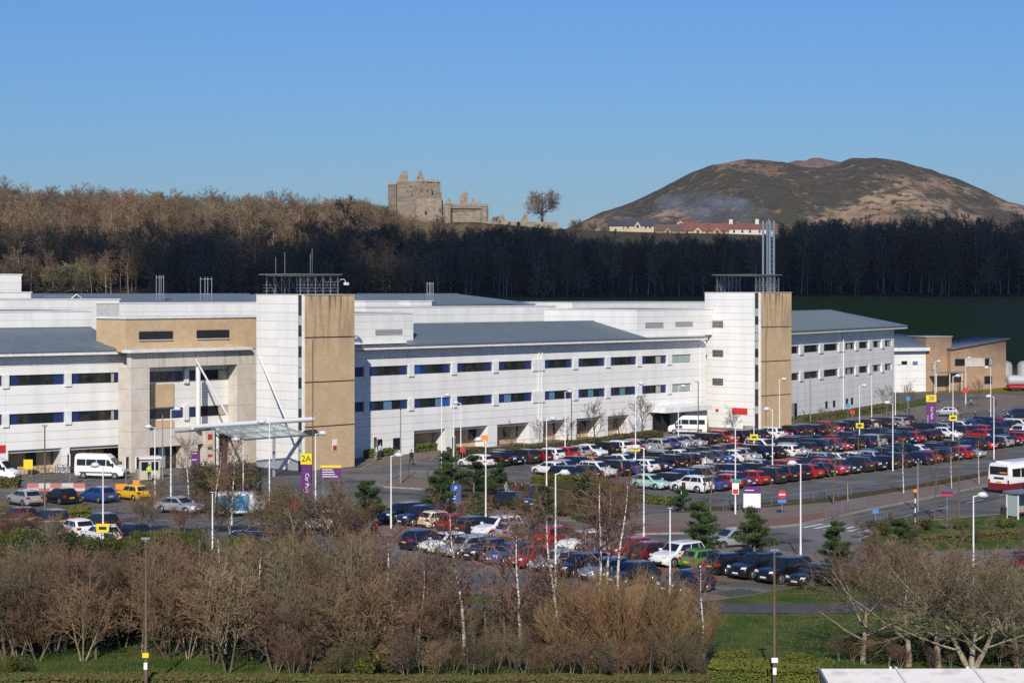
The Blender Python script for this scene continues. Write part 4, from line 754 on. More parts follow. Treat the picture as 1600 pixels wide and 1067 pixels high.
# single cars
for x, y, kd, c_, hd, lb in ((38, 789, 'h', 'S', 133, 'silver hatchback in the left car park beside the black one'), (95, 786, 'h', 'K', 133, 'black hatchback in the left car park between silver and blue cars'), (153, 784, 'h', 'B', 138, 'bright blue hatchback beside the yellow car'),
        (208, 781, 'c', 'Y', 138, 'bright yellow small car with dark rear window'), (280, 801, 's', 'S', -30, 'silver saloon facing right behind bare shrubs near the entrance'), (335, 797, 'h', 'D', 140, 'dark hatchback behind the street lamp left of the blue van'),
        (448, 798, 'h', 'R', 140, 'red hatchback behind bushes right of the blue van'), (118, 838, 'h', 'W', 130, 'white hatchback by the yellow numbered lamp sign'), (158, 848, 'h', 'W', 130, 'white hatchback just below the yellow numbered lamp sign'),
        (158, 828, 'h', 'D', 130, 'grey hatchback behind the yellow numbered lamp sign'), (206, 846, 'h', 'N', 132, 'navy hatchback at the end of the left row'), (72, 842, 'h', 'D', 130, 'dark grey hatchback behind twigs in the left row'), (26, 838, 'h', 'S', 130, 'silver hatchback behind twigs at far left'),
        (78, 822, 'e', 'D', 130, 'dark grey estate car behind twigs above the left row'), (32, 818, 'h', 'M', 130, 'maroon hatchback behind twigs above the left row'), (-12, 846, 'h', 'R', 130, 'red hatchback cut by the left edge'),
        (495, 828, 'm', 'W', 190, 'white people carrier hidden behind bare bushes left of the pine'), (545, 822, 'h', 'K', 40, 'black hatchback behind the first pine'), (550, 836, 'h', 'K', 190, 'black hatchback below the first pine'), (803, 793, 'h', 'N', -38, 'navy hatchback driving out past the group of people'),
        (1143, 855, 'h', 'S', 205, 'silver hatchback turning at the junction behind pines'), (1478, 650, 'h', 'S', 165, 'silver hatchback beside the right purple totem'), (1588, 653, 'h', 'N', 195, 'navy hatchback on the far right road'), (1592, 683, 'u', 'W', -120, 'white car facing out at the far right edge'),
        (1560, 688, 'u', 'K', -120, 'black sport utility car at the far right beside the white one'), (1530, 687, 'h', 'R', 130, 'red car at the far right beside the black one'), (1497, 683, 'u', 'D', 130, 'dark grey tall car below the right totem'), (1592, 606, 'h', 'K', 200, 'black car beside the tanker'),
        (1598, 893, 'h', 'M', 190, 'maroon car cut by the right edge'), (660, 700, 'c', 'P', 25, 'plum car parked by the wing railings'), (400, 847, 'h', 'N', 175, 'navy hatchback deep in the left shrubs')):
    px, py = G(x, y); car(px, py, R(hd), kd, c_, lb)
# vans and the bus
vanw = mat('white_van_paint', (.78, .78, .77), .35, coat=.4)
def loft(st, n_cap=True):
    mb = MB(); n = len(st[0]); mb.add([p for r in st for p in r], [(i * n + j, i * n + (j + 1) % n, (i + 1) * n + (j + 1) % n, (i + 1) * n + j) for i in range(len(st) - 1) for j in range(n)] + [tuple(range(n)), tuple(range(len(st) * n - 1, (len(st) - 1) * n - 1, -1))]); return mb
def ringv(x, w, z0, z1, r=.14): return [(x, w - .06, z0), (x, w, z0 + .3), (x, w - .02, z0 + (z1 - z0) * .55), (x, w - .12, z1 - r), (x, w - .12 - r, z1), (x, -(w - .12 - r), z1), (x, -(w - .12), z1 - r), (x, -(w - .02), z0 + (z1 - z0) * .55), (x, -w, z0 + .3), (x, -(w - .06), z0)]
def minibus(x, y, hd, label, tape):
    px, py = G(x, y); rt = empty('minibus', (px, py, .03), R(hd), label, 'minibus')
    loft([ringv(2.75, .82, .4, .95), ringv(2.6, .92, .35, 1.15), ringv(1.95, .99, .35, 1.35), ringv(1.75, 1.0, .35, 1.5), ringv(1.15, 1.02, .35, 2.25, .2), ringv(.7, 1.03, .35, 2.58, .25), ringv(-2.7, 1.03, .35, 2.6, .25), ringv(-2.78, 1.0, .42, 2.5, .2)]).build('body', vanw, rt, ang=35)
    for s_ in (1, -1):
        for a, b in ((-2.5, -1.5), (-1.42, -.3), (-.22, .8)): MB().add([(a, s_ * 1.045, 1.42), (b, s_ * 1.045, 1.42), (b, s_ * 1.0, 2.08), (a, s_ * 1.0, 2.08)], [(0, 1, 2, 3)]).build('side_window', cglass, rt)
        MB().add([(.9, s_ * 1.045, 1.4), (1.6, s_ * 1.035, 1.4), (1.2, s_ * 1.0, 2.02), (.9, s_ * 1.0, 2.05)], [(0, 1, 2, 3)]).build('side_window', cglass, rt)
        MB().box(-2.2, 1.6, s_ * 1.03 - .01, s_ * 1.03 + .01, .62, .74).build('side_strip', blackp, rt); MB().box(2.45, 2.68, s_ * .72 - .16, s_ * .72 + .16, .85, 1.08).build('headlight', lampw, rt); MB().box(-2.81, -2.7, s_ * .92 - .06, s_ * .92 + .06, 1.0, 1.7).build('tail_light', lampr, rt)
        MB().box(1.55, 1.72, s_ * 1.14 - .08, s_ * 1.14 + .08, 1.35, 1.7).build('mirror', blackp, rt)
        if tape: MB().box(.7, 1.7, s_ * 1.025 - .01, s_ * 1.025 + .012, .85, 1.25).build('door_emblem', purple, rt)
        for wx in (1.85, -1.75): w = MB().tube([(0, -.12, 0), (0, .12, 0)], .36, 14, cap=True).build('wheel', black, rt, (wx, s_ * .93, .36)); MB().tube([(0, .121 * s_, 0), (0, .13 * s_, 0)], .22, 12, cap=True).build('rim', rimm, w)
    MB().add([(1.80, .82, 1.55), (1.80, -.82, 1.55), (1.17, -.72, 2.2), (1.17, .72, 2.2)], [(0, 1, 2, 3)]).build('windscreen', cglass, rt).location.x = .05
    MB().box(-2.80, -2.77, -.8, .8, 1.5, 2.15).build('rear_window', cglass, rt); q = MB().box(-2.83, -2.79, -.95, .95, .75, 1.45).build('chevron_panel', yellow, rt)
    for k in range(4): MB().hull([(-2.836, -.9 + k * .5, .78), (-2.836, -.7 + k * .5, .78), (-2.836, -.5 + k * .5, 1.42), (-2.836, -.7 + k * .5, 1.42)], [(-2.832, -.9 + k * .5, .78), (-2.832, -.7 + k * .5, .78), (-2.832, -.5 + k * .5, 1.42), (-2.832, -.7 + k * .5, 1.42)]).build('chevron', orange, q)
    MB().box(-2.84, -2.7, -.95, .95, .42, .62).build('bumper', blackp, rt); MB().box(2.68, 2.80, -.8, .8, .45, .7).build('bumper', blackp, rt)
minibus(160, 747, -12, 'white patient transport minibus parked at the left wing entrance', False); minibus(1075, 678, 168, 'white minibus with purple door emblem at the side entrance', True); minibus(-10, 753, -10, 'white van nose cut by the left edge', False)
def bus():
    px, py = G(1598, 771); rt = empty('bus', (px + 1.55, py + 3.9, .03), R(44), 'white and maroon single deck bus seen from behind at right', 'bus'); mar = mat('maroon_bus_paint', (.16, .012, .014), .3, coat=.5)
    loft([ringv(5.4, 1.24, 1.0, 2.95, .15), ringv(-5.3, 1.26, 1.0, 2.98, .15), ringv(-5.4, 1.2, 1.0, 2.9, .12)]).build('body', vanw, rt, ang=35); MB().box(-5.38, 5.4, -1.25, 1.25, .32, 1.0).build('skirt', mar, rt)
    MB().box(-4.5, 4.6, -.9, .9, 2.98, 3.1).build('roof_pod', vanw, rt); MB().box(-5.44, -5.38, -1.0, 1.0, 1.85, 2.65).build('rear_window', cglass, rt); MB().box(-5.43, -5.4, -.55, .55, 1.4, 1.6).build('engine_grille', black, rt); MB().box(-5.46, -5.43, -.9, -.1, 2.0, 2.12).build('destination_panel', orange, rt)
    for s_ in (1, -1):
        for k in range(6): MB().box(-4.9 + k * 1.62, -3.42 + k * 1.62, s_ * 1.22 - .03, s_ * 1.22 + .03, 1.5, 2.45).build('side_window', cglass, rt)
        MB().box(-5.44, -5.38, s_ * 1.08 - .09, s_ * 1.08 + .09, .9, 1.35).build('tail_light', lampr, rt)
        for wx in (3.0, -2.6): MB().tube([(0, -.15, 0), (0, .15, 0)], .48, 16, cap=True).build('wheel', black, rt, (wx, s_ * 1.12, .48))
    MB().box(-5.45, -5.39, -.3, .3, 1.08, 1.2).build('number_plate', platey, rt); MB().box(5.38, 5.44, -1.1, 1.1, 1.2, 2.7).build('windscreen', cglass, rt)
bus()
def tanker():
    px, py = G(1596, 612); rt = empty('tanker', (px + 1, py, .03), R(5), 'silver tanks and tanker lorry beside the pavilion at right', 'tanker')
    MB().tube([(-4, 0, 2.3), (-3.8, 0, 2.3), (5, 0, 2.3)], [.8, 1.05, 1.05], 16, cap=True).build('tank', mat('pale_tank', (.6, .6, .6), .3, metal=.3), rt, smooth=True, ang=40); MB().box(-3.8, 5, -1, 1, .8, 1.25).build('chassis', signr, rt)
    for wx in (-3, -2, 2, 3): MB().tube([(0, -1.1, 0), (0, 1.1, 0)], .48, 12, cap=True).build('wheel', black, rt, (wx, 0, .48))
    for k in range(2): 
        r2 = empty('gas_tank', (px - .8 + k * 3.6, py + 9, 0), 0, ['white storage tank left of its pair behind the tanker', 'white storage tank cut by the right edge behind the tanker'][k], 'tank'); MB().tube([(0, 0, .1), (0, 0, 5.0), (0, 0, 5.6), (0, 0, 5.9)], [1.3, 1.3, 1.0, .3], 16, cap=True).build('shell', mat('grey_tank', (.42, .43, .43), .5), r2, smooth=True, ang=50); MB().cyl(0, 0, 0, .3, 1.7, 12).build('plinth', concp, r2)
tanker()
def bluevan():
    px, py = G(378, 806); rt = empty('welfare_van', (px, py, .03), R(8), 'blue and white van behind shrubs near the canopy', 'van'); bl = mat('sky_blue_paint', (.06, .30, .52), .4)
    loft([ringv(2.1, .9, .4, 1.2), ringv(1.6, .95, .35, 1.4), ringv(1.1, .97, .35, 2.1), ringv(-2.1, .98, .35, 2.15)]).build('body', vanw, rt, ang=35); MB().box(-2.11, .5, -1.0, -.97, .6, 1.9).build('side_livery', bl, rt); MB().add([(1.62, .7, 1.42), (1.62, -.7, 1.42), (1.14, -.66, 2.0), (1.14, .66, 2.0)], [(0, 1, 2, 3)]).build('windscreen', cglass, rt).location.x = .03
    for s_ in (1, -1):
        for wx in (1.3, -1.3): MB().tube([(0, -.1, 0), (0, .1, 0)], .33, 12, cap=True).build('wheel', black, rt, (wx, s_ * .9, .33))
bluevan()
# ------------------------------------------------------------------ trees and shrubs
def grow(rng, p, d, L, r, lv, spec, out, r_min):
    """spec: per level (children, length ratio, angle, upward pull, segments, wobble, first child position)"""
    nch, lr, ang, up, seg, wob, t0 = spec[lv]; pts = [Vector(p)]; rad = [r]; d = Vector(d).normalized()
    for i in range(seg):
        d = (d + Vector((rng.uniform(-wob, wob), rng.uniform(-wob, wob), rng.uniform(-wob, wob) + up))).normalized(); pts.append(pts[-1] + d * (L / seg)); rad.append(max(r_min, r * (1 - .78 * (i + 1) / seg)))
    out.append((lv, pts, rad))
    if lv + 1 >= len(spec): return
    for c in range(nch):
        t = t0 + (1 - t0) * ((c + rng.random()) / nch); k = min(seg - 1, int(t * seg)); f = t * seg - k; q = pts[k].lerp(pts[k + 1], f); dd = (pts[k + 1] - pts[k]).normalized()
        az = c * 2.4 + rng.uniform(-.6, .6); a = dd.orthogonal().normalized(); a = Matrix.Rotation(az, 3, dd) @ a; an = R(ang + rng.uniform(-14, 14)); nd = dd * math.cos(an) + a * math.sin(an)
        ll = L * lr * (1.15 - .55 * t if lv == 0 else 1 - .3 * t) * rng.uniform(.75, 1.2); grow(rng, q, nd, ll, max(r_min, (rad[k] * (1 - f) + rad[k + 1] * f) * .62), lv + 1, spec, out, r_min)
def tree_mesh(name, seed, H, r, spec, tm, cm, stems=1, lean=.1, r_min=.012, trunk_lv=1, spread=0, nt_=6):
    rng = random.Random(seed); out = []
    for s in range(stems):
        a = s * 2.4 + rng.random(); q = (math.cos(a) * spread * .25, math.sin(a) * spread * .25, -.15); k = spread * rng.uniform(.4, 1) if stems > 1 else lean * rng.uniform(-1, 1)
        grow(rng, q, (math.cos(a) * k, math.sin(a) * k, 1), H * (rng.uniform(.75, 1.05) if stems > 1 else 1), r, 0, spec, out, r_min)
    t, c = MB(), MB()
    for lv, pts, rad in out:
        if lv < trunk_lv: t.tube(pts, rad, nt_)
        else: c.tube(pts, rad, 3)
    return t.mesh(name + '_trunk', tm, smooth=True), c.mesh(name + '_crown', cm)
def put(name, ms, loc, sca=1, rz=None, label=None, cat='tree', group=None, rng=rnd, parts=('trunk', 'crown')):
    o = empty(name, loc, rng.uniform(0, 6.28) if rz is None else rz, label, cat, group); o.scale = (sca,) * 3 if not hasattr(sca, '__len__') else sca
    for n_, me in zip(parts, ms): inst(n_, me, o)
    return o
def leaves(rng, boxes, n, size, m_, name, blade=False):      # leaf faces through ellipsoid clumps (centre, radii)
    mb = MB(); vol = [b[1][0] * b[1][1] * b[1][2] for b in boxes]; tot = sum(vol)
    for (c, r), v in zip(boxes, vol):
        for _ in range(max(8, int(n * v / tot))):
            d = Vector((rng.gauss(0, 1), rng.gauss(0, 1), rng.gauss(0, 1))).normalized() * (rng.random() ** .33); p = Vector((c[0] + d.x * r[0], c[1] + d.y * r[1], c[2] + d.z * r[2])); s = size * rng.uniform(.6, 1.4)
            a = Vector((rng.gauss(0, 1), rng.gauss(0, 1), rng.gauss(0, .7) + (.9 if blade else 0))).normalized(); b_ = a.orthogonal().normalized(); b_ = Matrix.Rotation(rng.uniform(0, 6.28), 3, a) @ b_
            if blade: e = p + a * s * 1.8 + d * .1; mb.add([tuple(p - b_ * s * .22), tuple(p + b_ * s * .22), tuple(e)], [(0, 1, 2)])
            else: mb.add([tuple(p - a * s * .5), tuple(p + b_ * s * .32), tuple(p + a * s * .5), tuple(p - b_ * s * .32)], [(0, 1, 2, 3)])
    return mb.mesh(name, m_)
twig_b = mat('birch_twigs', (.17, .10, .075), .9, rand=.25, spec=.1)
SPW = [(16, .62, 52, .07, 6, .08, .16), (8, .5, 44, .08, 3, .14, .2), (8, .5, 42, .05, 2, .2, .2), (0, 0, 0, .05, 2, .25, 0)]
SPB = [(17, .30, 40, .02, 8, .05, .25), (8, .5, 38, -.04, 3, .12, .2), (8, .55, 35, -.12, 2, .2, .2), (0, 0, 0, -.18, 2, .2, 0)]
WOOD = [tree_mesh('wood_tree', 100 + i, 9.5, .17, SPW, [barkp, barkg, barkp, barkg][i], [twig_w, twig_d, twig_o, twig_w][i], r_min=.03, lean=.12, trunk_lv=2, nt_=4) for i in range(4)]
WOODB = [tree_mesh('wood_birch', 120 + i, 14, .13, SPB, barkq, twig_d, r_min=.024) for i in range(2)]
WOODD = [tree_mesh('wood_alder', 130 + i, 14.5, .15, [(18, .34, 40, .08, 7, .06, .18), (8, .5, 40, .08, 3, .14, .2), (8, .5, 40, .05, 2, .2, .2), (0, 0, 0, .05, 1, .2, 0)], barkg, twig_d, r_min=.032) for i in range(2)]
SCRUB = [tree_mesh('ridge_scrub', 140 + i, 5.5, .09, [(8, .55, 38, .07, 4, .12, .1), (7, .55, 38, .08, 3, .2, .15), (7, .55, 40, .05, 2, .25, .1), (0, 0, 0, .05, 1, .2, 0)], barkg, [twig_o, twig_w][i], stems=3, spread=.8, r_min=.028) for i in range(2)]
wd = random.Random(77); pts = []
def hcap(xp, Y):                           # tall trees keep clear of the castle, ruin and houses in the line of sight
    row = lerp(xp, [(-400, 270), (0, 278), (100, 285), (300, 296), (420, 300), (480, 303), (560, 312), (600, 322), (640, 343), (700, 349), (760, 352), (800, 354), (860, 360), (880, 368), (945, 380), (960, 381), (1215, 376), (1230, 354), (1700, 347)])
    return (H0 + (HY - row) * Y / F) - ZT((xp - 800) / F * Y, Y)
Y = 462.0
while Y < 800:
    step = 4.4 + (Y - 462) * .008; x = -1.0 * .30 * Y - 15
    while x < .30 * Y + 15:
        px = x + wd.uniform(-2, 2); py = Y + wd.uniform(-2.2, 2.2); xp = 800 + F * px / py; x += step
        cap = hcap(xp, py); right = xp > 870
        if 600 < xp < 770 and py > 724: continue
        if 770 < xp < 960 and py > 722: continue
        if xp > 945 and xp < 1222 and py > 815: continue
        if py > 560 and wd.random() < .22: continue
        if 1150 < xp and py < 470 and wd.random() < .5: continue
        shade = py < (560 if not right else 650); q = wd.random()
        if right and py < 640: ms = wd.choice(WOODD + WOODB) if q < .85 else wd.choice(WOOD)
        elif py < 505: ms = wd.choice(WOODB + WOODD + WOOD[:1])
        elif py < 560 and q < .3: ms = wd.choice(WOODD + WOODB)
        else: ms = wd.choice(WOOD) if q < .88 else wd.choice(WOODB)
        h0 = 11.5 if ms in WOOD else 14.5; s = wd.choice((wd.uniform(.5, .8), wd.uniform(.75, 1.1), wd.uniform(.8, 1.25)))
        if py < 505 and not right: s *= .8
        if xp < 560 and wd.random() < .12: cap += wd.uniform(1.5, 5)
        if cap < h0 * s: s = cap / h0 * wd.uniform(.8, 1.0)
        if s < .28: continue
        if s < .5: ms = wd.choice(SCRUB); s = max(.3, min(1.35, cap / 6.4 * wd.uniform(.7, 1.0)))
        pts.append((px, py, ZT(px, py) - .1, ms, s, xp))
    Y += step * 1.15
# the front of the wood tree by tree, the mass behind it as one wood
front = sorted(pts, key=lambda p: p[1])
single = [p for p in front if -20 < p[5] < 1620]; sel = single[:200] + [p for p in single[200:] if p[1] > 700 and p[3] in WOOD][::9][:60]; ids = set(id(p) for p in sel)
def wlab(p):
    if p[3] in WOODB: return 'slender bare birch with pale stem in the wood behind the hospital', 'birches along the front of the wood'
    if p[3] in WOODD: return 'dark bare alder in the shaded wood behind the hospital', 'alders along the front of the wood'
    if p[3] in SCRUB: return 'low bare scrub tree on the wooded ridge', 'scrub on the ridge'
    return ('bare brown tree on the ridge crest', 'trees on the ridge crest') if p[1] > 690 else ('bare brown tree at the front of the wood behind the hospital', 'bare trees along the front of the wood')
sel.sort(key=lambda p: p[5]); cnt = {}
for p in sel:
    lb, gp = wlab(p); cnt[lb] = cnt.get(lb, 0) + 1; lb = lb.replace(' behind the hospital', '') + ', %s from the left of its kind' % ORD(cnt[lb])
    put('woodland_tree', p[3], p[:3], (p[4], p[4], p[4] * wd.uniform(.92, 1.1)), label=lb, group=gp, rng=wd)
mass = [p for p in pts if id(p) not in ids]
def scatter(name, label, items, protos):   # one mass of many trees: points carrying whole trees
    src = bpy.data.collections.new(name + '_kinds'); 
    for i, ms in enumerate(protos):
        me = bpy.data.meshes.new('joined'); bm = bmesh.new(); bm.from_mesh(ms[0]); k = len(bm.faces); bm.from_mesh(ms[1]); bm.faces.ensure_lookup_table()
        for f in bm.faces[k:]: f.material_index = 1
        bm.to_mesh(me); bm.free(); me.materials.append(ms[0].materials[0]); me.materials.append(ms[1].materials[0]); src.objects.link(bpy.data.objects.new('%02d_tree' % i, me))
    me = bpy.data.meshes.new(name); me.from_pydata([p[:3] for p in items], [], []); o = link(bpy.data.objects.new(name, me)); tag(o, label, None, None, 'stuff')
    at = me.attributes.new('kind_index', 'INT', 'POINT'); at.data.foreach_set('value', [protos.index(p[3]) for p in items]); at = me.attributes.new('size', 'FLOAT', 'POINT'); at.data.foreach_set('value', [p[4] for p in items]); at = me.attributes.new('turn', 'FLOAT', 'POINT'); at.data.foreach_set('value', [wd.uniform(0, 6.28) for p in items])
    g = bpy.data.node_groups.new(name, 'GeometryNodeTree'); g.interface.new_socket('Geometry', in_out='INPUT', socket_type='NodeSocketGeometry'); g.interface.new_socket('Geometry', in_out='OUTPUT', socket_type='NodeSocketGeometry'); N = g.nodes; Lk = g.links
    gi, go, ip, ci = N.new('NodeGroupInput'), N.new('NodeGroupOutput'), N.new('GeometryNodeInstanceOnPoints'), N.new('GeometryNodeCollectionInfo'); ci.inputs[0].default_value = src; ci.inputs['Separate Children'].default_value = True; ci.inputs['Reset Children'].default_value = True
    def attr(n_, t): a = N.new('GeometryNodeInputNamedAttribute'); a.data_type = t; a.inputs[0].default_value = n_; return next(s for s in a.outputs if s.enabled and s.name == 'Attribute')
    cx = N.new('ShaderNodeCombineXYZ'); Lk.new(attr('turn', 'FLOAT'), cx.inputs[2]); ip.inputs['Pick Instance'].default_value = True
    Lk.new(gi.outputs[0], ip.inputs['Points']); Lk.new(ci.outputs[0], ip.inputs['Instance']); Lk.new(attr('kind_index', 'INT'), ip.inputs['Instance Index']); Lk.new(cx.outputs[0], ip.inputs['Rotation']); Lk.new(attr('size', 'FLOAT'), ip.inputs['Scale']); Lk.new(ip.outputs[0], go.inputs[0])
    md = o.modifiers.new('trees', 'NODES'); md.node_group = g; return o
scatter('woodland', 'mass of bare brown trees covering the ridge', mass, WOOD + WOODB + WOODD + SCRUB)
print('wood trees', len(pts))
# the lone round tree and the tree by the castle
OAK = tree_mesh('round_oak', 12, 6.6, .42, [(24, .74, 60, .05, 6, .03, .3), (8, .5, 42, .04, 4, .10, .25), (7, .5, 42, .03, 3, .15, .2), (4, .5, 40, 0, 2, .2, .2), (0, 0, 0, 0, 1, .2, 0)], barkg, mat('oak_twigs', (.19, .155, .12), .9, rand=.2, spec=.1), r_min=.024, trunk_lv=1, lean=.03)
put('oak_tree', OAK, (CX(847, 738), 738, CZ(351, 738)), 1.5, 1.0, 'lone round crowned bare tree on the skyline right of the castle')
for xp, d, s, lb in ((900, 765, .62, 'rounded bare tree on the skyline beside the garden wall'), (925, 780, .6, 'bare tree on the skyline above the garden wall'), (945, 800, .5, 'small bare tree left of the terrace of houses'), (775, 770, .45, 'small bare tree behind the castle curtain wall'), (588, 760, .7, 'bare tree on the skyline left of the castle'), (560, 770, .6, 'low bare tree on the skyline further left of the castle')):
    put('skyline_tree', OAK, (CX(xp, d), d, ZT(CX(xp, d), d) - .3), s, None, lb)
for xp, yb, yt, lb in ((510, 340, 292, 'broad rounded bare tree crowning the ridge left of the castle'), (115, 335, 280, 'rounded bare tree standing above the left ridge'), (235, 340, 290, 'pale bare tree standing above the ridge'), (415, 345, 288, 'dark bare tree standing above the ridge')):
    z0 = ZT(CX(xp, 735), 735); s = (CZ(yt, 735) - z0) / 12.5; put('ridge_tree', OAK, (CX(xp, 735), 735, z0 - .3), s, None, lb)
# pines
def pine_mesh(seed, H):
    rng = random.Random(seed); t = MB(); cl = []; pts_ = [Vector((0, 0, -.2))]
    for i in range(6): pts_.append(pts_[-1] + Vector((rng.uniform(-.1, .1), rng.uniform(-.1, .1), H / 6)))
    t.tube(pts_, [.14, .12, .1, .08, .06, .04, .02], 6); z = .9
    while z < H * .96:
        k = 1 - z / H; n = 4 if z < H * .8 else 3
        for j in range(n):
            a = rng.uniform(0, 6.28); L = (k ** .8) * H * .36 * rng.uniform(.65, 1.15) + .25; b = Vector((0, 0, z)); e = b + Vector((math.cos(a) * L, math.sin(a) * L, L * .28)); t.tube([b, b.lerp(e, .6) - Vector((0, 0, .06)), e], [.04, .03, .015], 3)
            for f in (.35, .6, .82, 1.0):
                if f * L > .3: q = b.lerp(e, f); cl.append(((q.x + rng.uniform(-.15, .15), q.y + rng.uniform(-.15, .15), q.z + .08), (.31, .31, .22)))
        z += H * .105 * rng.uniform(.8, 1.2)
    return t.mesh('pine_trunk', barkg), leaves(rng, cl, 7500, .17, needle, 'pine_crown', True)
PINE = [pine_mesh(s, h) for s, h in ((1, 5.5), (2, 5.2), (3, 5.8))]
for i, (x, yb, yt, lb) in enumerate(((575, 828, 752, 'young pine standing alone by the junction left of the white lamp post'), (686, 806, 733, 'tall young pine just left of the blue parking sign'), (700, 786, 712, 'young pine behind the blue parking sign'), (741, 772, 712, 'young pine beside the white lamp post near the people'), (778, 775, 722, 'small pine half hiding parked cars near the people'),
        (850, 822, 762, 'bushy young pine right of the navy car'), (918, 800, 738, 'young pine in front of the large car park'), (925, 838, 765, 'young pine beside the reddish birch clump'), (745, 812, 772, 'low pine below the navy car'), (1094, 872, 786, 'young pine above the green car'), (1178, 873, 790, 'young pine behind the two black tall cars'), (1307, 893, 820, 'broad young pine beside the last black car'), (1408, 892, 812, 'bushy young pine behind the bare trees at right'), (1065, 800, 758, 'small pine behind the traffic light'))):
    p = G(x, yb); h = (yb - yt) * p[1] / F; s = h / 5.4; put('pine_tree', PINE[i % 3], (p[0], p[1], 0), (s * 1.12, s * 1.12, s), None, lb)
# street trees in front of the facade
SPS = [(9, .75, 36, .10, 4, .08, .3), (6, .55, 34, .08, 3, .12, .25), (6, .55, 34, .05, 3, .15, .2), (0, 0, 0, .03, 2, .2, 0)]
STREET = [tree_mesh('street_tree', 40 + i, 3.6, .11, SPS, barkg, twig_p, r_min=.014) for i in range(3)]
for i, (x, yb, yt, lb) in enumerate(((800, 713, 652, 'small bare tree before the second white pier'), (843, 706, 646, 'bare tree in front of the downpipes'), (887, 700, 640, 'bare tree by the pink bicycle'), (929, 699, 612, 'vase shaped bare tree at the middle of the hedge'), (968, 690, 632, 'smaller bare tree between two vase shaped trees'), (1006, 684, 603, 'largest vase shaped bare tree at the right end of the hedge'), (1146, 692, 630, 'thin bare sapling before the second tower'), (1285, 672, 628, 'bare sapling before the right wing'), (1385, 650, 592, 'spreading bare tree before the right wing end'), (1418, 645, 590, 'bare tree beside the low white block'), (1300, 690, 640, 'bare sapling amid the upper rows of cars'), (1500, 640, 590, 'bare tree before the brick pavilion'), (1530, 636, 585, 'bare tree at the pavilion corner'))):
    p = G(x, yb); s = (yb - yt) * p[1] / F / 6.0; put('street_tree', STREET[i % 3], (p[0], p[1], 0), s, None, lb)
SAP = [tree_mesh('car_park_sapling', 50 + i, 5.0, .07, [(12, .3, 32, .12, 5, .04, .3), (5, .5, 30, .08, 3, .1, .2), (0, 0, 0, .05, 2, .15, 0)], [barkg, barkw][i], twig_p, r_min=.012, lean=[.05, .28][i]) for i in range(2)]
for x, yb, yt, k, lb in ((1078, 752, 672, 0, 'thin sapling between cars below the side entrance'), (1100, 790, 690, 0, 'thin brown sapling left of the purple and white sign'), (1110, 800, 695, 0, 'second thin brown sapling beside the white and purple sign'), (1128, 735, 672, 0, 'thin sapling among the middle rows'), (1163, 745, 680, 0, 'thin sapling above the blue hatchbacks'), (1302, 790, 655, 0, 'mossy sapling at the front planting strip'), (1340, 735, 655, 0, 'thin sapling beside the yellow numbered sign'), (1378, 720, 650, 0, 'thin sapling in the upper right rows'), (1325, 785, 740, 1, 'short leaning white birch by the railings'), (1412, 772, 678, 1, 'leaning white birch sapling by the access road'), (1487, 764, 690, 1, 'second leaning white birch sapling by the access road'), (1530, 757, 680, 1, 'leaning white birch sapling beside the bus'), (1460, 812, 690, 0, 'tall thin brown sapling at the grass verge')):
    p = G(x, yb); s = (yb - yt) * p[1] / F / 5.6; put('sapling', SAP[k], (p[0], p[1], .05), s, 0.2 if k else None, lb)
# thicket in the foreground
SH = [tree_mesh('thicket_shrub', 60 + i, 4.6, .07, [(8, .55, 30, .08, 6, .09, .2), (6, .6, 33, .07, 4, .11, .15), (5, .58, 34, .05, 3, .12, .12), (3, .6, 30, .03, 2, .14, .1), (0, 0, 0, 0, 1, .1, 0)], [barkp, barkg, barkp, barkg, barkg, barkp][i], [twig_s, twig_w, twig_g, twig_s, twig_d, twig_w][i], stems=[3, 4, 2, 5, 3, 2][i], spread=[.5, .6, .35, .7, .4, .6][i], r_min=.0095) for i in range(6)]
WIL = [tree_mesh('willow_shrub', 70 + i, 4.4, .04, [(12, .55, 16, .10, 5, .06, .1), (8, .55, 18, .10, 3, .08, .1), (4, .5, 20, .08, 2, .1, .1), (0, 0, 0, 0, 1, .2, 0)], twig_f, twig_f, stems=9, spread=.75, r_min=.008) for i in range(2)]
BIR = [tree_mesh('silver_birch', 80 + i, 7.5, .10, [(20, .34, 34, .09, 9, .06, .25), (7, .5, 34, .04, 4, .12, .15), (6, .5, 34, 0, 3, .18, .15), (0, 0, 0, -.05, 2, .2, 0)], barkw, twig_b, r_min=.011) for i in range(2)]
BIG = [tree_mesh('spreading_tree', 90 + i, 4.2, .17, [(8, 1.05, 48, .05, 6, .10, .3), (6, .6, 40, .05, 5, .14, .2), (5, .58, 38, .03, 4, .15, .15), (3, .55, 34, .01, 2, .16, .1), (0, 0, 0, 0, 1, .2, 0)], barkp, twig_g, stems=[1, 1, 3][i], spread=.5, r_min=.0105, trunk_lv=2) for i in range(3)]
th = random.Random(15)
def plant(name, ms, x, yb, h, base_h, label, group=None, wide=1.0, cat='shrub'):
    p = G(x, yb); s = h / base_h; put(name, ms, (p[0], p[1], 0), (s * wide, s * wide, s), None, label, cat, group, th)
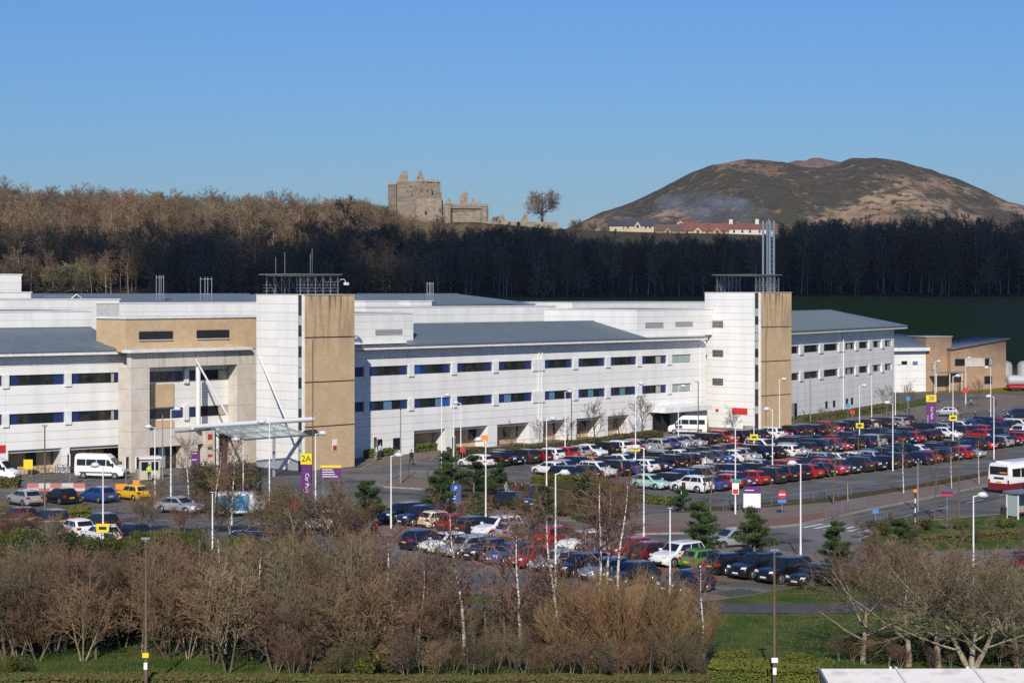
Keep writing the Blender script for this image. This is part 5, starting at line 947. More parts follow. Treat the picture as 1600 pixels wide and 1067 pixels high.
for x0, x1, st, y0, y1, h0, h1, gp, lb in ((-40, 330, 23, 1008, 1036, 4.4, 5.9, 'front of the left thicket', 'bare brown tree-like shrub at the front of the left thicket'), (330, 660, 24, 1005, 1050, 4.6, 6.6, 'front of the middle thicket', 'bare brown tree-like shrub at the front of the middle thicket'), (-40, 600, 28, 940, 985, 3.0, 4.3, 'middle of the left thicket', 'bare brown shrub in the middle of the left thicket'), (-40, 620, 36, 890, 925, 1.5, 2.6, 'back of the left thicket', 'bare brown shrub at the back of the left thicket'),
        (300, 590, 38, 930, 980, 3.8, 5.4, 'rear of the middle thicket', 'tall bare shrub at the rear of the middle thicket'), (560, 880, 40, 945, 990, 1.2, 2.4, 'open thicket behind the birches', 'thin bare shrub in the open thicket behind the birches'), (430, 1110, 24, 1048, 1064, 1.2, 2.6, 'low scrub along the bottom edge', 'low tangled scrub along the bottom edge'), (640, 880, 27, 1000, 1048, 2.2, 4.2, 'sparse shrubs below the near car park', 'thin bare shrub in the sparse middle of the foreground')):
    x = x0; k = 0
    while x < x1: k += 1; plant('bare_shrub', th.choice(SH), x + th.uniform(-5, 5), th.uniform(y0, y1), th.choice((th.uniform(h0 * .75, h1 * .9), th.uniform(h0, h1))), 5.6, lb + ', %s from the left' % ORD(k), gp, th.uniform(.85, 1.25)); x += st * th.uniform(.85, 1.15)
for wi, (x, yb, h) in enumerate(sorted(((885, 1050, 4.2), (930, 1046, 5.0), (965, 1052, 4.8), (1000, 1044, 5.2), (1040, 1050, 4.4), (1080, 1046, 3.6), (905, 1010, 4.2), (985, 1012, 4.4), (1050, 1014, 3.6), (860, 1040, 3.2), (460, 905, 3.4), (560, 900, 3.4)))): plant('willow_shrub', th.choice(WIL), x, yb, h, 5.4, 'upright orange brown willow shrub, %s from the left of its kind' % ORD(wi + 1), 'willow clump in the foreground')
for x, yb, yt, k, lb in ((726, 1022, 790, 0, 'tall silver birch left of the open grass gap'), (812, 1040, 810, 1, 'silver birch with slanting white stem in the gap'), (876, 1036, 792, 0, 'silver birch at the left of the willow clump'), (1100, 1030, 880, 1, 'small birch at the right of the willow clump'), (938, 925, 742, 1, 'reddish birch beside the near car park'), (965, 922, 748, 0, 'second reddish birch of the clump beside the near car park'), (948, 915, 752, 0, 'third reddish birch of the clump beside the near car park'), (600, 1030, 830, 1, 'slim birch in the thicket centre'), (405, 1034, 850, 0, 'pale stemmed birch in the left thicket'), (362, 820, 690, 1, 'birch before the entrance canopy'), (335, 800, 700, 0, 'dark twiggy birch before the entrance columns'), (295, 795, 690, 1, 'slim birch left of the entrance sign'), (652, 1030, 880, 0, 'thin birch in the centre of the thicket')):
    p = G(x, yb); s = (yb - yt) * p[1] / F / 7.8; put('birch_tree', BIR[k], (p[0], p[1], 0), (s * 1.15, s * 1.15, s), None, lb)
for x, yb, yt, k, lb in ((1352, 1036, 868, 0, 'small bare tree with crooked pale trunk at the lawn edge'), (1424, 1040, 852, 1, 'bare tree with straight mossy trunk in the right corner group'), (1462, 1042, 850, 0, 'bare tree with mottled trunk in the right corner group'), (1518, 1044, 862, 2, 'widest many stemmed bare tree in the right corner'), (1592, 1040, 880, 1, 'bare tree cut by the right edge'), (1570, 985, 850, 2, 'bare tree behind the right corner group'), (1440, 960, 850, 2, 'bare tree beside the path at right')):
    p = G(x, yb); s = (yb - yt) * p[1] / F / 6.6; put('bare_tree', BIG[k], (p[0], p[1], 0), (s * 1.25, s * 1.25, s), None, lb)
for x0, x1, st, y0, y1, h0, h1, gp, lb in ((1310, 1620, 26, 1030, 1046, .9, 1.7, 'undergrowth shrubs below the right trees', 'low brown shrub under the right corner trees'), (1330, 1620, 34, 885, 925, 1.6, 3.0, 'shrubs beside the right path', 'bare shrub beyond the path at right'), (1340, 1620, 24, 820, 862, .7, 1.7, 'rough shrubs on the grass island', 'rough bare shrub on the grass island'), (225, 560, 26, 790, 842, 1.8, 3.6, 'shrubs between the left car park and entrance', 'bare shrub between the left car park and the entrance'),
        (430, 545, 19, 845, 880, 4.2, 5.6, 'tall shrubs before the first totem', 'tall bare shrub in front of the first purple totem'), (-20, 110, 30, 850, 880, 2.0, 3.4, 'shrubs over the left car row', 'bare shrub overhanging the left car row'), (720, 1000, 22, 782, 812, .9, 2.2, 'shrubs in the junction planting bed', 'bare shrub in the planting bed by the junction'), (780, 1010, 36, 850, 900, 1.6, 2.6, 'shrubs between the near car rows', 'reddish bare shrub between the near car park rows')):
    x = x0; k = 0
    while x < x1: k += 1; plant('bare_shrub', th.choice(SH), x + th.uniform(-4, 4), th.uniform(y0, y1), th.uniform(h0, h1), 5.6, lb + ', %s from the left' % ORD(k), gp, th.uniform(1, 1.5)); x += st * th.uniform(.85, 1.15)
for wi, (x, yb, yt, k) in enumerate(sorted(((40, 1020, 850, 0), (95, 1000, 838, 0), (150, 1028, 860, 0), (262, 1010, 836, 0), (310, 990, 820, 0), (352, 1020, 815, 1), (450, 1015, 792, 0), (505, 985, 800, 0), (540, 1030, 820, 0), (575, 1000, 812, 0), (628, 1020, 838, 0), (668, 1010, 842, 0), (700, 1025, 850, 0), (760, 1015, 846, 0), (790, 1036, 860, 0), (845, 1020, 835, 0)))):
    p = G(x, yb); s = (yb - yt) * p[1] / F / 5.6; put('thin_sapling', SAP[k], (p[0], p[1], 0), (s * 1.3, s * 1.3, s), None, 'thin upright sapling standing above the thicket, %s from the left' % ORD(wi + 1), 'tree', 'saplings above the thicket')
# hedges and evergreen shrubs
def hedge(label, px, h, w, m_, name='hedge', n=None, size=.2):
    pts_ = [Vector(G(*p)) for p in px]; mb = MB(); c = pts_[0]; rt = empty(name, (c.x, c.y, 0), 0, label, 'hedge'); tot = sum((b - a).length for a, b in zip(pts_, pts_[1:])); rng = random.Random(len(label))
    for a, b in zip(pts_, pts_[1:]):
        d = (b - a); L = d.length; d.normalize(); nn = Vector((-d.y, d.x))
        mb.hull([tuple((a - c + nn * s * w * .42)) + (0,) for s in (1, -1)][::-1] + [tuple((b - c + nn * s * w * .42)) + (0,) for s in (1, -1)], [tuple((a - c + nn * s * w * .36)) + (h * .9,) for s in (1, -1)][::-1] + [tuple((b - c + nn * s * w * .36)) + (h * .9,) for s in (1, -1)], 0)
        for _ in range(int((n or 130) * L * (w + 2 * h) / 3)):
            u = rng.uniform(0, L); q = rng.random() * (w + 2 * h); bump_ = 1 + .14 * mnoise.noise((u * .9, q, 1)) 
            if q < h: p = a + d * u - nn * w * .45; z = q
            elif q < h + w: p = a + d * u + nn * (q - h - w / 2); z = h * bump_ - .05
            else: p = a + d * u + nn * w * .45; z = q - h - w
            p = Vector((p.x - c.x, p.y - c.y, z * bump_)); s = size * rng.uniform(.6, 1.5); e = Vector((rng.gauss(0, 1), rng.gauss(0, 1), rng.gauss(0, 1))).normalized(); f = e.orthogonal().normalized()
            mb.add([tuple(p - e * s), tuple(p + f * s * .6), tuple(p + e * s), tuple(p - f * s * .6)], [(0, 1, 2, 3)], 0)
    mb.build('foliage', m_, rt); return rt
hedge('long clipped brown green hedge between the wing and the large car park', [(700, 716), (800, 714), (900, 704), (1028, 686)], 1.15, 1.8, leafh)
hedge('clipped hedge at the foot of the wing left end', [(572, 716), (640, 708), (706, 700)], .9, 1.0, leafg)
hedge('low hedge along the right wing', [(1250, 660), (1330, 649), (1400, 637)], .9, 1.4, leafh); hedge('low evergreen planting in the junction bed', [(835, 755), (905, 752), (960, 770)], .7, 2.2, leafy); hedge('low hedge below the mint green car', [(985, 783), (1060, 790)], .6, 1.4, leafg)
hedge('low box hedge along the bottom edge at left', [(-60, 1068), (200, 1067), (430, 1068)], .42, 1.6, leafh, size=.09, n=420); hedge('yellow green hedge along the bottom edge left of the shelter', [(1110, 1058), (1200, 1062), (1285, 1064)], .8, 2.2, leafy, size=.09, n=420); hedge('hedge on the bottom edge in the centre', [(430, 1069), (760, 1069), (1110, 1069)], .42, 1.2, leafh, size=.09, n=420)
hedge('green hedge around the left car row', [(30, 862), (120, 858), (240, 858), (330, 866)], .6, 1.8, leafh, size=.14, n=250); hedge('green hedge on the left car park island', [(90, 810), (140, 808)], .8, 3.0, leafy, size=.14, n=220); hedge('low hedge at the edge of the left forecourt', [(-30, 762), (30, 762)], .9, 1.5, leafh)
hedge('brown verge hedge beside the last black car', [(1320, 915), (1400, 905), (1470, 903)], .8, 1.8, leafh, size=.1, n=260); hedge('rough hedge along the grass island', [(1400, 852), (1500, 846), (1620, 838)], .7, 2.0, leafh, size=.12, n=180)
def ebush(seed, w, h, m_):
    rng = random.Random(seed); cl = [((rng.gauss(0, w * .3), rng.gauss(0, w * .3), h * rng.uniform(.25, .75)), (w * .32, w * .32, h * .27)) for _ in range(9)]; t = MB()
    for c, r in cl: t.tube([(0, 0, -.1), (c[0] * .5, c[1] * .5, c[2] * .5), c], [.05, .035, .015], 4)
    return t.mesh('stem', barkg), leaves(rng, cl, 3600, .12, m_, 'foliage')
EB = [ebush(1, 2.2, 1.8, leafg), ebush(2, 2.2, 1.8, leafd), ebush(3, 2.4, 1.6, leafy), ebush(4, 2.2, 1.8, leafh)]
for lst, gp, lb in ((((260, 862, 2, 2), (300, 866, 0, 2), (215, 866, 0, 1.8), (360, 870, 2, 1.8), (170, 872, 0, 2), (110, 872, 1, 2.2), (60, 875, 1, 2.2), (15, 870, 0, 2.2), (410, 885, 2, 2.2), (450, 900, 2, 2.4), (420, 915, 2, 2)), 'evergreen bushes by the left car row', 'yellow green bush along the left car row'),
        (tuple((x, 990 + 22 * math.sin(x), 1 if x % 3 else 0, 2.9) for x in range(-10, 660, 31)), 'dark undergrowth in the left thicket', 'dark evergreen undergrowth bush in the left thicket'), (tuple((x, 1030, 1, 1.5) for x in range(1345, 1620, 40)), 'dark undergrowth under the right trees', 'dark evergreen bush under the right corner trees'),
        (((545, 1055, 2, 1.6), (20, 1052, 0, 1), (1150, 1046, 2, 1.3), (1240, 1050, 2, 1.2), (580, 1050, 0, 1.2)), 'gorse bushes at the bottom edge', 'yellow green gorse bush at the bottom edge'), (((740, 800, 0, 1.2), (820, 805, 3, 1.3), (880, 808, 3, 1.3), (960, 812, 3, 1.2), (790, 798, 1, 1.4), (1380, 838, 3, 1.4), (1440, 830, 3, 1.3), (1500, 828, 0, 1.1), (1570, 826, 0, 1.2), (700, 800, 0, 1), (640, 815, 2, 1)), 'bushes around the junction', 'low bush beside the junction'), (((340, 770, 1, 3.4), (352, 778, 3, 3), (330, 782, 3, 2.6)), 'dark bushes before the entrance', 'tall dark bush before the entrance'), (((775, 985, 0, 1.4), (700, 990, 0, 1.2), (830, 995, 1, 1.4), (740, 1035, 3, 1.2)), 'bushes in the grass gap', 'green bush in the grass gap between birches')):
    for bi, (x, yb, k, h) in enumerate(sorted(lst)): p = G(x, yb); s = h / 1.7; put('evergreen_bush', EB[k], (p[0], p[1], 0), (s, s, s), None, lb + ', %s from the left' % ORD(bi + 1), 'bush', gp, parts=('stem', 'foliage'))
for wi, (xp, Yd, s) in enumerate(sorted(((60, 560, 3.2), (110, 590, 3.0), (190, 540, 2.8), (260, 600, 3.4), (330, 570, 2.6), (395, 610, 3.0), (430, 640, 2.8), (475, 560, 3.2), (520, 600, 2.6), (545, 650, 2.8), (150, 650, 3.0), (20, 640, 3.2)))):
    X = CX(xp, Yd); put('evergreen_tree', EB[1], (X, Yd, ZT(X, Yd) + 2.5), (s * .8, s * .8, s * 1.7), None, 'dark evergreen tree amid the bare left wood, %s from the left' % ORD(wi + 1), 'tree', 'evergreens in the wood', parts=('trunk', 'crown'))
# grass blades on the near lawn
gr = random.Random(4); mb = MB()
for _ in range(42000):
    Yd = gr.uniform(97, 131); X = gr.uniform(-.3, .3) * Yd
    xp, yp = 800 + F * X / Yd, HY + H0 * F / Yd
    if 936 < yp < 960 and xp > 560: continue
    if yp < 936 and xp < 1080: continue
    h = gr.uniform(.06, .22) * (1 + .8 * max(0, mnoise.noise((X * .25, Yd * .25, 0)))); a = gr.uniform(0, 6.28); w = .02; mb.add([(X - w * math.cos(a), Yd - w * math.sin(a), -.01), (X + w * math.cos(a), Yd + w * math.sin(a), -.01), (X + gr.gauss(0, .06), Yd + gr.gauss(0, .06), h)], [(0, 1, 2)])
tag(mb.build('grass', mat('grass_blades', (.055, .10, .02), .9, (.12, .12, .045), .7, 6, spec=.15)), 'short rough grass on the near lawn', None, None, 'stuff')
# ------------------------------------------------------------------ street furniture
def face(px, py, rz=None):                 # things turned to the viewer's side of the site
    return rz if rz is not None else 0
def lamp(x, yb, yt, kind, side, label):
    p = G(x, yb); h = (yb - yt) * p[1] / F; m_ = {'W': postw, 'B': postb, 'G': postg}[kind]; rt = empty('lamp_post', (p[0], p[1], .02), 0, label, 'lamp post', 'lamp posts'); r = .065 if kind == 'W' else .08
    MB().tube([(0, 0, 0), (0, 0, 1.1), (0, 0, 1.15), (0, 0, h)], [r * 1.25, r * 1.25, r, r * .7], 8, cap=True).build('column', m_, rt, smooth=True, ang=40)
    if kind == 'W':
        MB().tube([(0, 0, h - .05), (side * .35, 0, h + .02)], .035, 5).build('arm', m_, rt); MB().tube([(side * .25, 0, h + .02), (side * .45, 0, h + .07), (side * .75, 0, h + .06), (side * 1.0, 0, h - .01)], [.05, .2, .22, .05], 8, cap=True).build('lantern', mat('lantern_shell', (.6, .62, .64), .35), rt, smooth=True).scale = (1, 1.0, 1)
    else: MB().tube([(0, 0, h), (0, 0, h + .12)], [.09, .09], 8, cap=True).box(-.22 + side * .25, .22 + side * .25, -.13, .13, h + .1, h + .2).build('lantern', blackp if kind == 'G' else steel, rt)
    return rt, h
LAMPS = [(161, 856, 728, 'W', -1, 'white lamp post with yellow plate in the left car park'), (242, 786, 668, 'W', -1, 'white lamp post left of the security kiosk'), (267, 778, 640, 'W', 1, 'tall thin white post before the entrance pillar'), (254, 752, 648, 'G', 0, 'dark lamp column before the entrance portal'), (332, 872, 770, 'W', 0, 'white lamp post rising from shrubs before the blue van'), (380, 806, 688, 'W', -1, 'white lamp post before the canopy centre'),
    (421, 842, 660, 'W', -1, 'tall white lamp post at the canopy end'), (489, 760, 648, 'B', 1, 'brown lamp column in front of the brick stair tower'), (493, 812, 678, 'W', 1, 'white lamp post beside the first car park totem'), (611, 828, 712, 'W', 1, 'white lamp post right of the lone pine'), (626, 757, 640, 'G', 0, 'grey green column on the junction island'), (690, 744, 618, 'W', 1, 'slim white post before the long wing'), (709, 764, 632, 'W', 0, 'slim white post above the blue parking sign'), (720, 716, 630, 'W', -1, 'thin white post by the hedge end'), (759, 825, 688, 'W', -1, 'white lamp post above the pine and people'),
    (868, 921, 740, 'W', 1, 'tall white lamp post between the near rows of cars'), (854, 768, 655, 'W', 1, 'white lamp post at the left end of the large car park'), (883, 708, 612, 'W', 1, 'white lamp post behind the hedge near the vase shaped tree'), (893, 700, 610, 'B', -1, 'dark lamp column in front of the middle piers'), (993, 737, 600, 'W', 1, 'white lamp post with yellow plate by the vase shaped trees'), (1006, 855, 700, 'W', -1, 'white lamp post right of the reddish birches'), (1047, 936, 795, 'W', 0, 'white lamp post above the navy hatchback'), (1060, 698, 604, 'W', 1, 'white lamp post before the side entrance'), (1091, 690, 598, 'B', -1, 'dark lamp column beside the side entrance'), (1149, 805, 668, 'W', -1, 'white lamp post with red notice left of the no entry sign'),
    (1178, 712, 640, 'W', 0, 'white post with yellow plate below the second tower'), (1207, 750, 640, 'W', -1, 'white lamp post before the second brick tower'), (1218, 682, 593, 'W', 1, 'white lamp post at the foot of the brick tower'), (1251, 878, 725, 'W', -1, 'tall white lamp post above the black cars'), (1266, 660, 588, 'G', -1, 'dark lamp column before the right wing'), (1343, 698, 603, 'W', 1, 'white lamp post with yellow plate in the upper rows'), (1362, 668, 585, 'W', 0, 'thin white post before the right wing'), (1395, 736, 630, 'W', -1, 'white lamp post in the right of the large car park'), (1399, 655, 570, 'W', 1, 'white post before the low block'), (1461, 640, 565, 'W', 1, 'white lamp post before the pavilion tower'),
    (1509, 632, 560, 'W', 1, 'white lamp post before the pale pavilion panel'), (1489, 700, 588, 'W', 1, 'white post with yellow plate right of the second totem'), (1548, 665, 575, 'W', -1, 'white lamp post near the pavilion corner'), (1553, 718, 620, 'W', -1, 'white lamp post above the red car at right'), (1521, 920, 775, 'W', 1, 'white lamp post rising from the right shrubs'), (1434, 800, 722, 'G', 0, 'dark column beside the beacon crossing'), (1498, 820, 686, 'B', 0, 'thick brown lamp column on the grass island'), (70, 812, 668, 'B', 0, 'brown lamp column in the left car park'), (228, 1075, 846, 'B', 0, 'long brown lamp column in front of the left thicket'), (1210, 1075, 864, 'B', 0, 'long brown lamp column before the lawn')]
LT = {}
for a in LAMPS: LT[a[0]] = lamp(*a)
for x, yc in ((161, 825), (1178, 683), (1343, 665), (993, 700), (1489, 653)):
    rt, h = LT[x]; d = rt.location.y; z = H0 - (yc - HY) * d / F; MB().box(-.5, .5, -.14, -.1, z - .35, z + .35).build('number_plate', yellow, rt); MB().box(-.3, .3, -.146, -.141, z - .12, z + .12).build('plate_print', blackp, rt)
for x, z in ((228, 1.25), (1210, 1.0)): rt, h = LT[x]; MB().box(-.16, .16, -.13, -.1, z + .3, z + .55).build('warning_plate', yellow if x == 228 else signw, rt); MB().box(-.09, .09, -.12, .09, z - .3, z + .05).build('collar', signw, rt)
rt, h = LT[1149]; MB().box(-.3, .3, -.14, -.1, 1.9, 2.9).build('notice', signw, rt); MB().box(-.25, .25, -.146, -.141, 1.95, 2.35).build('notice_band', signr, rt); MB().box(-.5, .5, -.14, -.1, 3.0, 3.25).build('zone_plate', green_s, rt)
def text(name, s, size, m_, parent, loc, rot=(R(90), 0, 0), align='CENTER'):
    c = bpy.data.curves.new(name, 'FONT'); c.body = s; c.size = size; c.align_x = align; c.align_y = 'CENTER'; c.extrude = .004; c.materials.append(m_); t = bpy.data.objects.new('tmp', c); col.objects.link(t); me = bpy.data.meshes.new_from_object(t.evaluated_get(bpy.context.evaluated_depsgraph_get())); bpy.data.objects.remove(t)
    return inst(name, me, parent, loc, rot)
def bars(parent, x0, x1, y, zs, m_, name='print_lines', rng=random.Random(2)):
    mb = MB()
    for z in zs: mb.box(x0, x0 + (x1 - x0) * rng.uniform(.55, 1), y - .004, y, z - .035, z + .035)
    mb.build(name, m_, parent)
def totem(x, yb, yt, w, num, label):
    p = G(x, yb); h = (yb - yt) * p[1] / F; rt = empty('totem_sign', (p[0], p[1], 0), R(-8), label, 'sign'); MB().box(-w / 2, w / 2, -.12, .12, 0, h - 1.0).build('panel', purple, rt); MB().box(-w / 2 - .05, w / 2 + .05, -.14, .14, h - .99, h).build('cap', yellow, rt)
    text('number', num, .78, blackp, rt, (.0, -.15, h - .5)); text('lettering', 'Car Park', .5, signw, rt, (.08, -.13, (h - 1) * .62), (R(90), R(90), 0)); bars(rt, -w / 2 + .12, -w / 2 + .3, -.125, [.6 + .22 * k for k in range(8)], signw)
totem(479, 802, 708, .95, '2A', 'purple car park totem with yellow 2A cap beside the shrubs'); totem(1455, 673, 617, 1.35, '2B', 'purple car park totem with yellow 2B cap at right')
def board(x, yb, yt, ym, w, cols, label, legs=2, rz=0, lines=(), ltext=None, disc=False, z0=None):
    p = G(x, yb); sc_ = p[1] / F; h = (yb - yt) * sc_; hm_ = (yb - ym) * sc_; rt = empty('sign', (p[0], p[1], .02), rz, label, 'sign', None); n = len(cols); dz = (h - hm_) / sum(c[1] for c in cols); z = h
    for q in ((-w * .38, w * .38) if legs == 2 else (0,)): MB().cyl(q, .05, 0, h, .04, 6).build('post', steel, rt)
    for m_, f in cols:
        if disc: MB().tube([(0, -.04, z - dz * f / 2), (0, -.01, z - dz * f / 2)], min(w, dz * f) / 2, 18, cap=True).build('disc', m_, rt) if f > .5 else MB().box(-w / 2, w / 2, -.03, 0, z - dz * f + .02, z - .02).build('plate', m_, rt)
        else: MB().box(-w / 2, w / 2, -.03, .01, z - dz * f, z).build('plate', m_, rt)
        z -= dz * f
    for lz in lines: bars(rt, -w * .42, w * .35, -.034, [hm_ + (h - hm_) * lz], signw)
    if ltext: text('lettering', ltext[0], ltext[1], ltext[2], rt, (ltext[3] if len(ltext) > 3 else 0, -.036, h - (h - hm_) * (ltext[4] if len(ltext) > 4 else .5)))
    return rt, h, hm_
board(517, 782, 727, 747, 2.0, ((yellow, .2), (purple, .8)), 'purple direction sign with yellow top edge before the brick tower', lines=(.12, .3, .48, .66))
board(712, 800, 757, 783, .95, ((signb, 1),), 'blue parking direction sign among the pines', lines=(.15, .3, .45), ltext=('P', .5, signw, .0, .25))
board(1175, 803, 760, 797, 1.55, ((purple, .3), (signw, .6), (purple, .1)), 'white and purple hospital sign board at the front of the large car park', lines=(.84,))
rt, h, hm_ = board(1222, 805, 765, 786, .75, ((signr, .72), (signlb, .28)), 'round red no entry sign at the car park exit', 1, disc=True); MB().box(-.26, .26, -.05, -.041, h - (h - hm_) * .36 - .06, h - (h - hm_) * .36 + .06).build('bar', signw, rt)
board(1368, 835, 796, 802, .5, ((signlb, 1),), 'small blue plate on a post by the zebra crossing', 1); board(1419, 655, 618, 628, .7, ((signlb, 1),), 'round blue arrow sign near the right wing', 1, disc=True); board(1325, 668, 630, 637, .6, ((signlb, 1),), 'round blue sign by the hedge of the right wing', 1, disc=True); board(1332, 670, 641, 647, .7, ((signr, 1),), 'small red sign by the hedge of the right wing', 1); board(1508, 645, 606, 615, .9, ((signr, 1),), 'round red sign before the pavilion', 1, disc=True)
board(1191, 668, 632, 645, 1.2, ((signb, 1),), 'blue sign hung at the corner of the second tower', 1, lines=(.3, .6)); board(723, 718, 699, 707, .6, ((signr, 1),), 'red sign by the junction pines', 1); board(305, 745, 705, 738, .85, ((purple, 1),), 'tall purple information panel at the entrance', lines=(.9, .6, .3)); board(1480, 818, 768, 775, 1.0, ((purple, .6), (signr, .4)), 'purple and red finger post on the grass island', 1)
board(190, 766, 756, 765, 1.2, ((orange, 1),), 'low orange roadworks board behind the yellow car'); board(213, 762, 750, 759, .7, ((orange, 1),), 'second orange roadworks board nearer the kiosk'); board(757, 712, 680, 690, .9, ((orange, .5), (orange, .5)), 'orange plate on a thin post above the hedge', 1); board(44, 742, 718, 734, 1.0, ((yellow, 1),), 'yellow warning board at the left wing recess')
def beacon():
    p = G(1430, 823); rt = empty('crossing_beacon', (p[0], p[1], 0), 0, 'striped crossing beacon with orange globe', 'beacon'); hh = 52 * p[1] / F
    for k in range(7): MB().cyl(0, 0, k * hh / 7, (k + 1) * hh / 7 - .004, .06, 8).build('band', signw if k % 2 else blackp, rt)
    MB().tube([(0, 0, hh), (0, 0, hh + .08), (0, 0, hh + .2), (0, 0, hh + .32), (0, 0, hh + .4)], [.06, .19, .24, .19, .05], 12, cap=True).build('globe', orange, rt, smooth=True)
beacon()
def signal(x, yb, yt, label, rz=0):
    p = G(x, yb); h = (yb - yt) * p[1] / F; rt = empty('traffic_light', (p[0], p[1], 0), rz, label, 'traffic light'); MB().cyl(0, .1, 0, h, .055, 6).build('post', postg, rt); b = MB().box(-.24, .24, -.06, .06, h - 1.25, h).build('backing_board', signw, rt); MB().box(-.18, .18, -.13, .02, h - 1.2, h - .05).build('head', blackp, rt)
    for k, m_ in enumerate((mat('red_lens', (.16, .02, .02), .3), mat('amber_lens', (.2, .1, .01), .3), mat('green_lens', (.02, .25, .12), .3))): MB().tube([(0, -.14, h - .25 - k * .37), (0, -.13, h - .25 - k * .37)], .12, 10, cap=True).build('lens', m_, rt)
for a in ((108, 757, 709, 'traffic light left of the white minibus', R(-60)), (198, 757, 713, 'traffic light in front of the minibus bonnet', R(60)), (214, 757, 714, 'traffic light beside the security kiosk', R(70)), (586, 722, 682, 'traffic light at the wing corner beside a pedestrian', R(20)), (708, 745, 682, 'traffic light among the junction pines', R(30)), (1068, 800, 752, 'traffic light facing the junction in front of the mint green car', 0)): signal(*a)
def railing(label, px, hh=1.1, hoop=False):
    pts_ = [Vector(G(*q)) for q in px]; c = pts_[0]; rt = empty('guard_railing', (c.x, c.y, .1), 0, label, 'railing'); m2 = MB()
    for a, b in zip(pts_, pts_[1:]):
        d = b - a; L = d.length; d.normalize(); n = max(1, round(L / 2))
        for k in range(n + 1): q = a + d * (L * k / n) - c; MB().cyl(q.x, q.y, 0, hh, .03, 5).build('post', steel, rt)
        for z in (hh, .15): q0, q1 = a - c, b - c; MB().tube([(q0.x, q0.y, z), (q1.x, q1.y, z)], .022, 4).build('rail', steel, rt)
        if not hoop:
            for k in range(int(L / .2)): q = a + d * (k * .2) - c; m2.tube([(q.x, q.y, .15), (q.x, q.y, hh)], .012, 3)
    if m2.v: m2.build('infill_bars', steel, rt)
railing('steel guard railing along the footway left of the zebra crossing', [(1290, 814), (1352, 797)]); railing('steel guard railing at the zebra crossing island', [(1366, 832), (1396, 822)]); railing('steel guard railing round the junction island', [(602, 756), (625, 745), (668, 752), (676, 748)]); railing('railing in front of the parked motorbikes', [(700, 722), (740, 716), (775, 720)], hoop=True); railing('bicycle railing before the left wing', [(20, 748), (130, 744), (185, 742)], .9, True); railing('long low rail along the front planting strip', [(1130, 800), (1230, 790), (1330, 776)], .9, True); railing('low rail before the wing recess', [(760, 705), (900, 690), (1010, 676)], .9, True); railing('timber style rail beside the traffic light', [(1040, 790), (1110, 794), (1160, 796)], .9, True)
BOL = MB().cyl(0, 0, 0, 1.0, .07, 8).mesh('bollard', blackp); BOLT = MB().cyl(0, 0, .8, .9, .075, 8).mesh('band', signw)
for i, (x, y) in enumerate([(1238 + k * 13, 658 - k * 1.6) for k in range(9)] + [(1442 + k * 16, 668 - k * .8) for k in range(8)] + [(1480 + k * 22, 655 - k * 1.5) for k in range(5)] + [(560 + k * 14, 712 - k * 2) for k in range(8)]):
    p = G(x, y); o = empty('bollard', (p[0], p[1], .1), 0, ('black bollard along the right wing verge', 'black bollard above the far right bays', 'black bollard on the far paving', 'black bollard before the wing corner')[0 if i < 9 else 1 if i < 17 else 2 if i < 22 else 3] + ', %s from the left' % ORD(1 + (i if i < 9 else i - 9 if i < 17 else i - 17 if i < 22 else i - 22)), 'bollard', ('bollards along the right wing', 'bollards above the far bays', 'bollards on the far paving', 'bollards before the wing corner')[0 if i < 9 else 1 if i < 17 else 2 if i < 22 else 3]); inst('post', BOL, o); inst('band', BOLT, o)
def kiosk():
    p = G(232, 748); rt = empty('security_kiosk', (p[0], p[1], 0), R(20), 'cream security kiosk at the entrance barrier', 'kiosk'); km = mat('kiosk_cream', (.5, .45, .38), .7); MB().box(-1.1, 1.1, -.9, .9, 0, 2.2).build('wall', km, rt); MB().box(-1.3, 1.3, -1.1, 1.1, 2.2, 2.4).build('roof', white2, rt)
    for a, b in ((-.9, -.2), (.15, .9)): MB().box(a, b, -.93, -.9, 1.0, 1.9).build('window', glass, rt)
kiosk()
def bench(x, y, label):
    p = G(x, y); rt = empty('bench', (p[0], p[1], .06), R(-30), label, 'bench'); w_ = mat('bench_timber', (.10, .06, .04), .8)
    for k in range(3): MB().box(-1, 1, -.25 + k * .17, -.11 + k * .17, .42, .46).build('seat_slat', w_, rt); MB().box(-1, 1, .27, .3, .55 + k * .16, .66 + k * .16).build('back_slat', w_, rt)
    for q in (-.85, .85): MB().box(q - .04, q + .04, -.25, .3, 0, .42).build('leg', blackp, rt); MB().box(q - .04, q + .04, .24, .27, .42, 1.0).build('upright', blackp, rt)
bench(1170, 677, 'dark timber bench against the second tower')
def bike_mesh():
    def wheel(): 
        mb = MB(); mb.tube([(.33 * math.cos(t * math.pi / 8), 0, .33 * math.sin(t * math.pi / 8)) for t in range(17)], .022, 4); return mb.mesh('wheel', black)
    fr = MB()
    for a, b in (((-.5, 0, .33), (-.1, 0, .3)), ((-.1, 0, .3), (-.22, 0, .85)), ((-.1, 0, .3), (.38, 0, .75)), ((-.2, 0, .75), (.36, 0, .8)), ((.36, 0, .8), (.5, 0, .33)), ((-.5, 0, .33), (-.2, 0, .75)), ((.34, 0, .8), (.32, 0, 1.0)), ((.32, -.25, 1.0), (.32, .25, 1.0))): fr.tube([a, b], .022, 4)
    fr.box(-.34, -.1, -.06, .06, .86, .92); return wheel(), fr
bw, bf = bike_mesh()
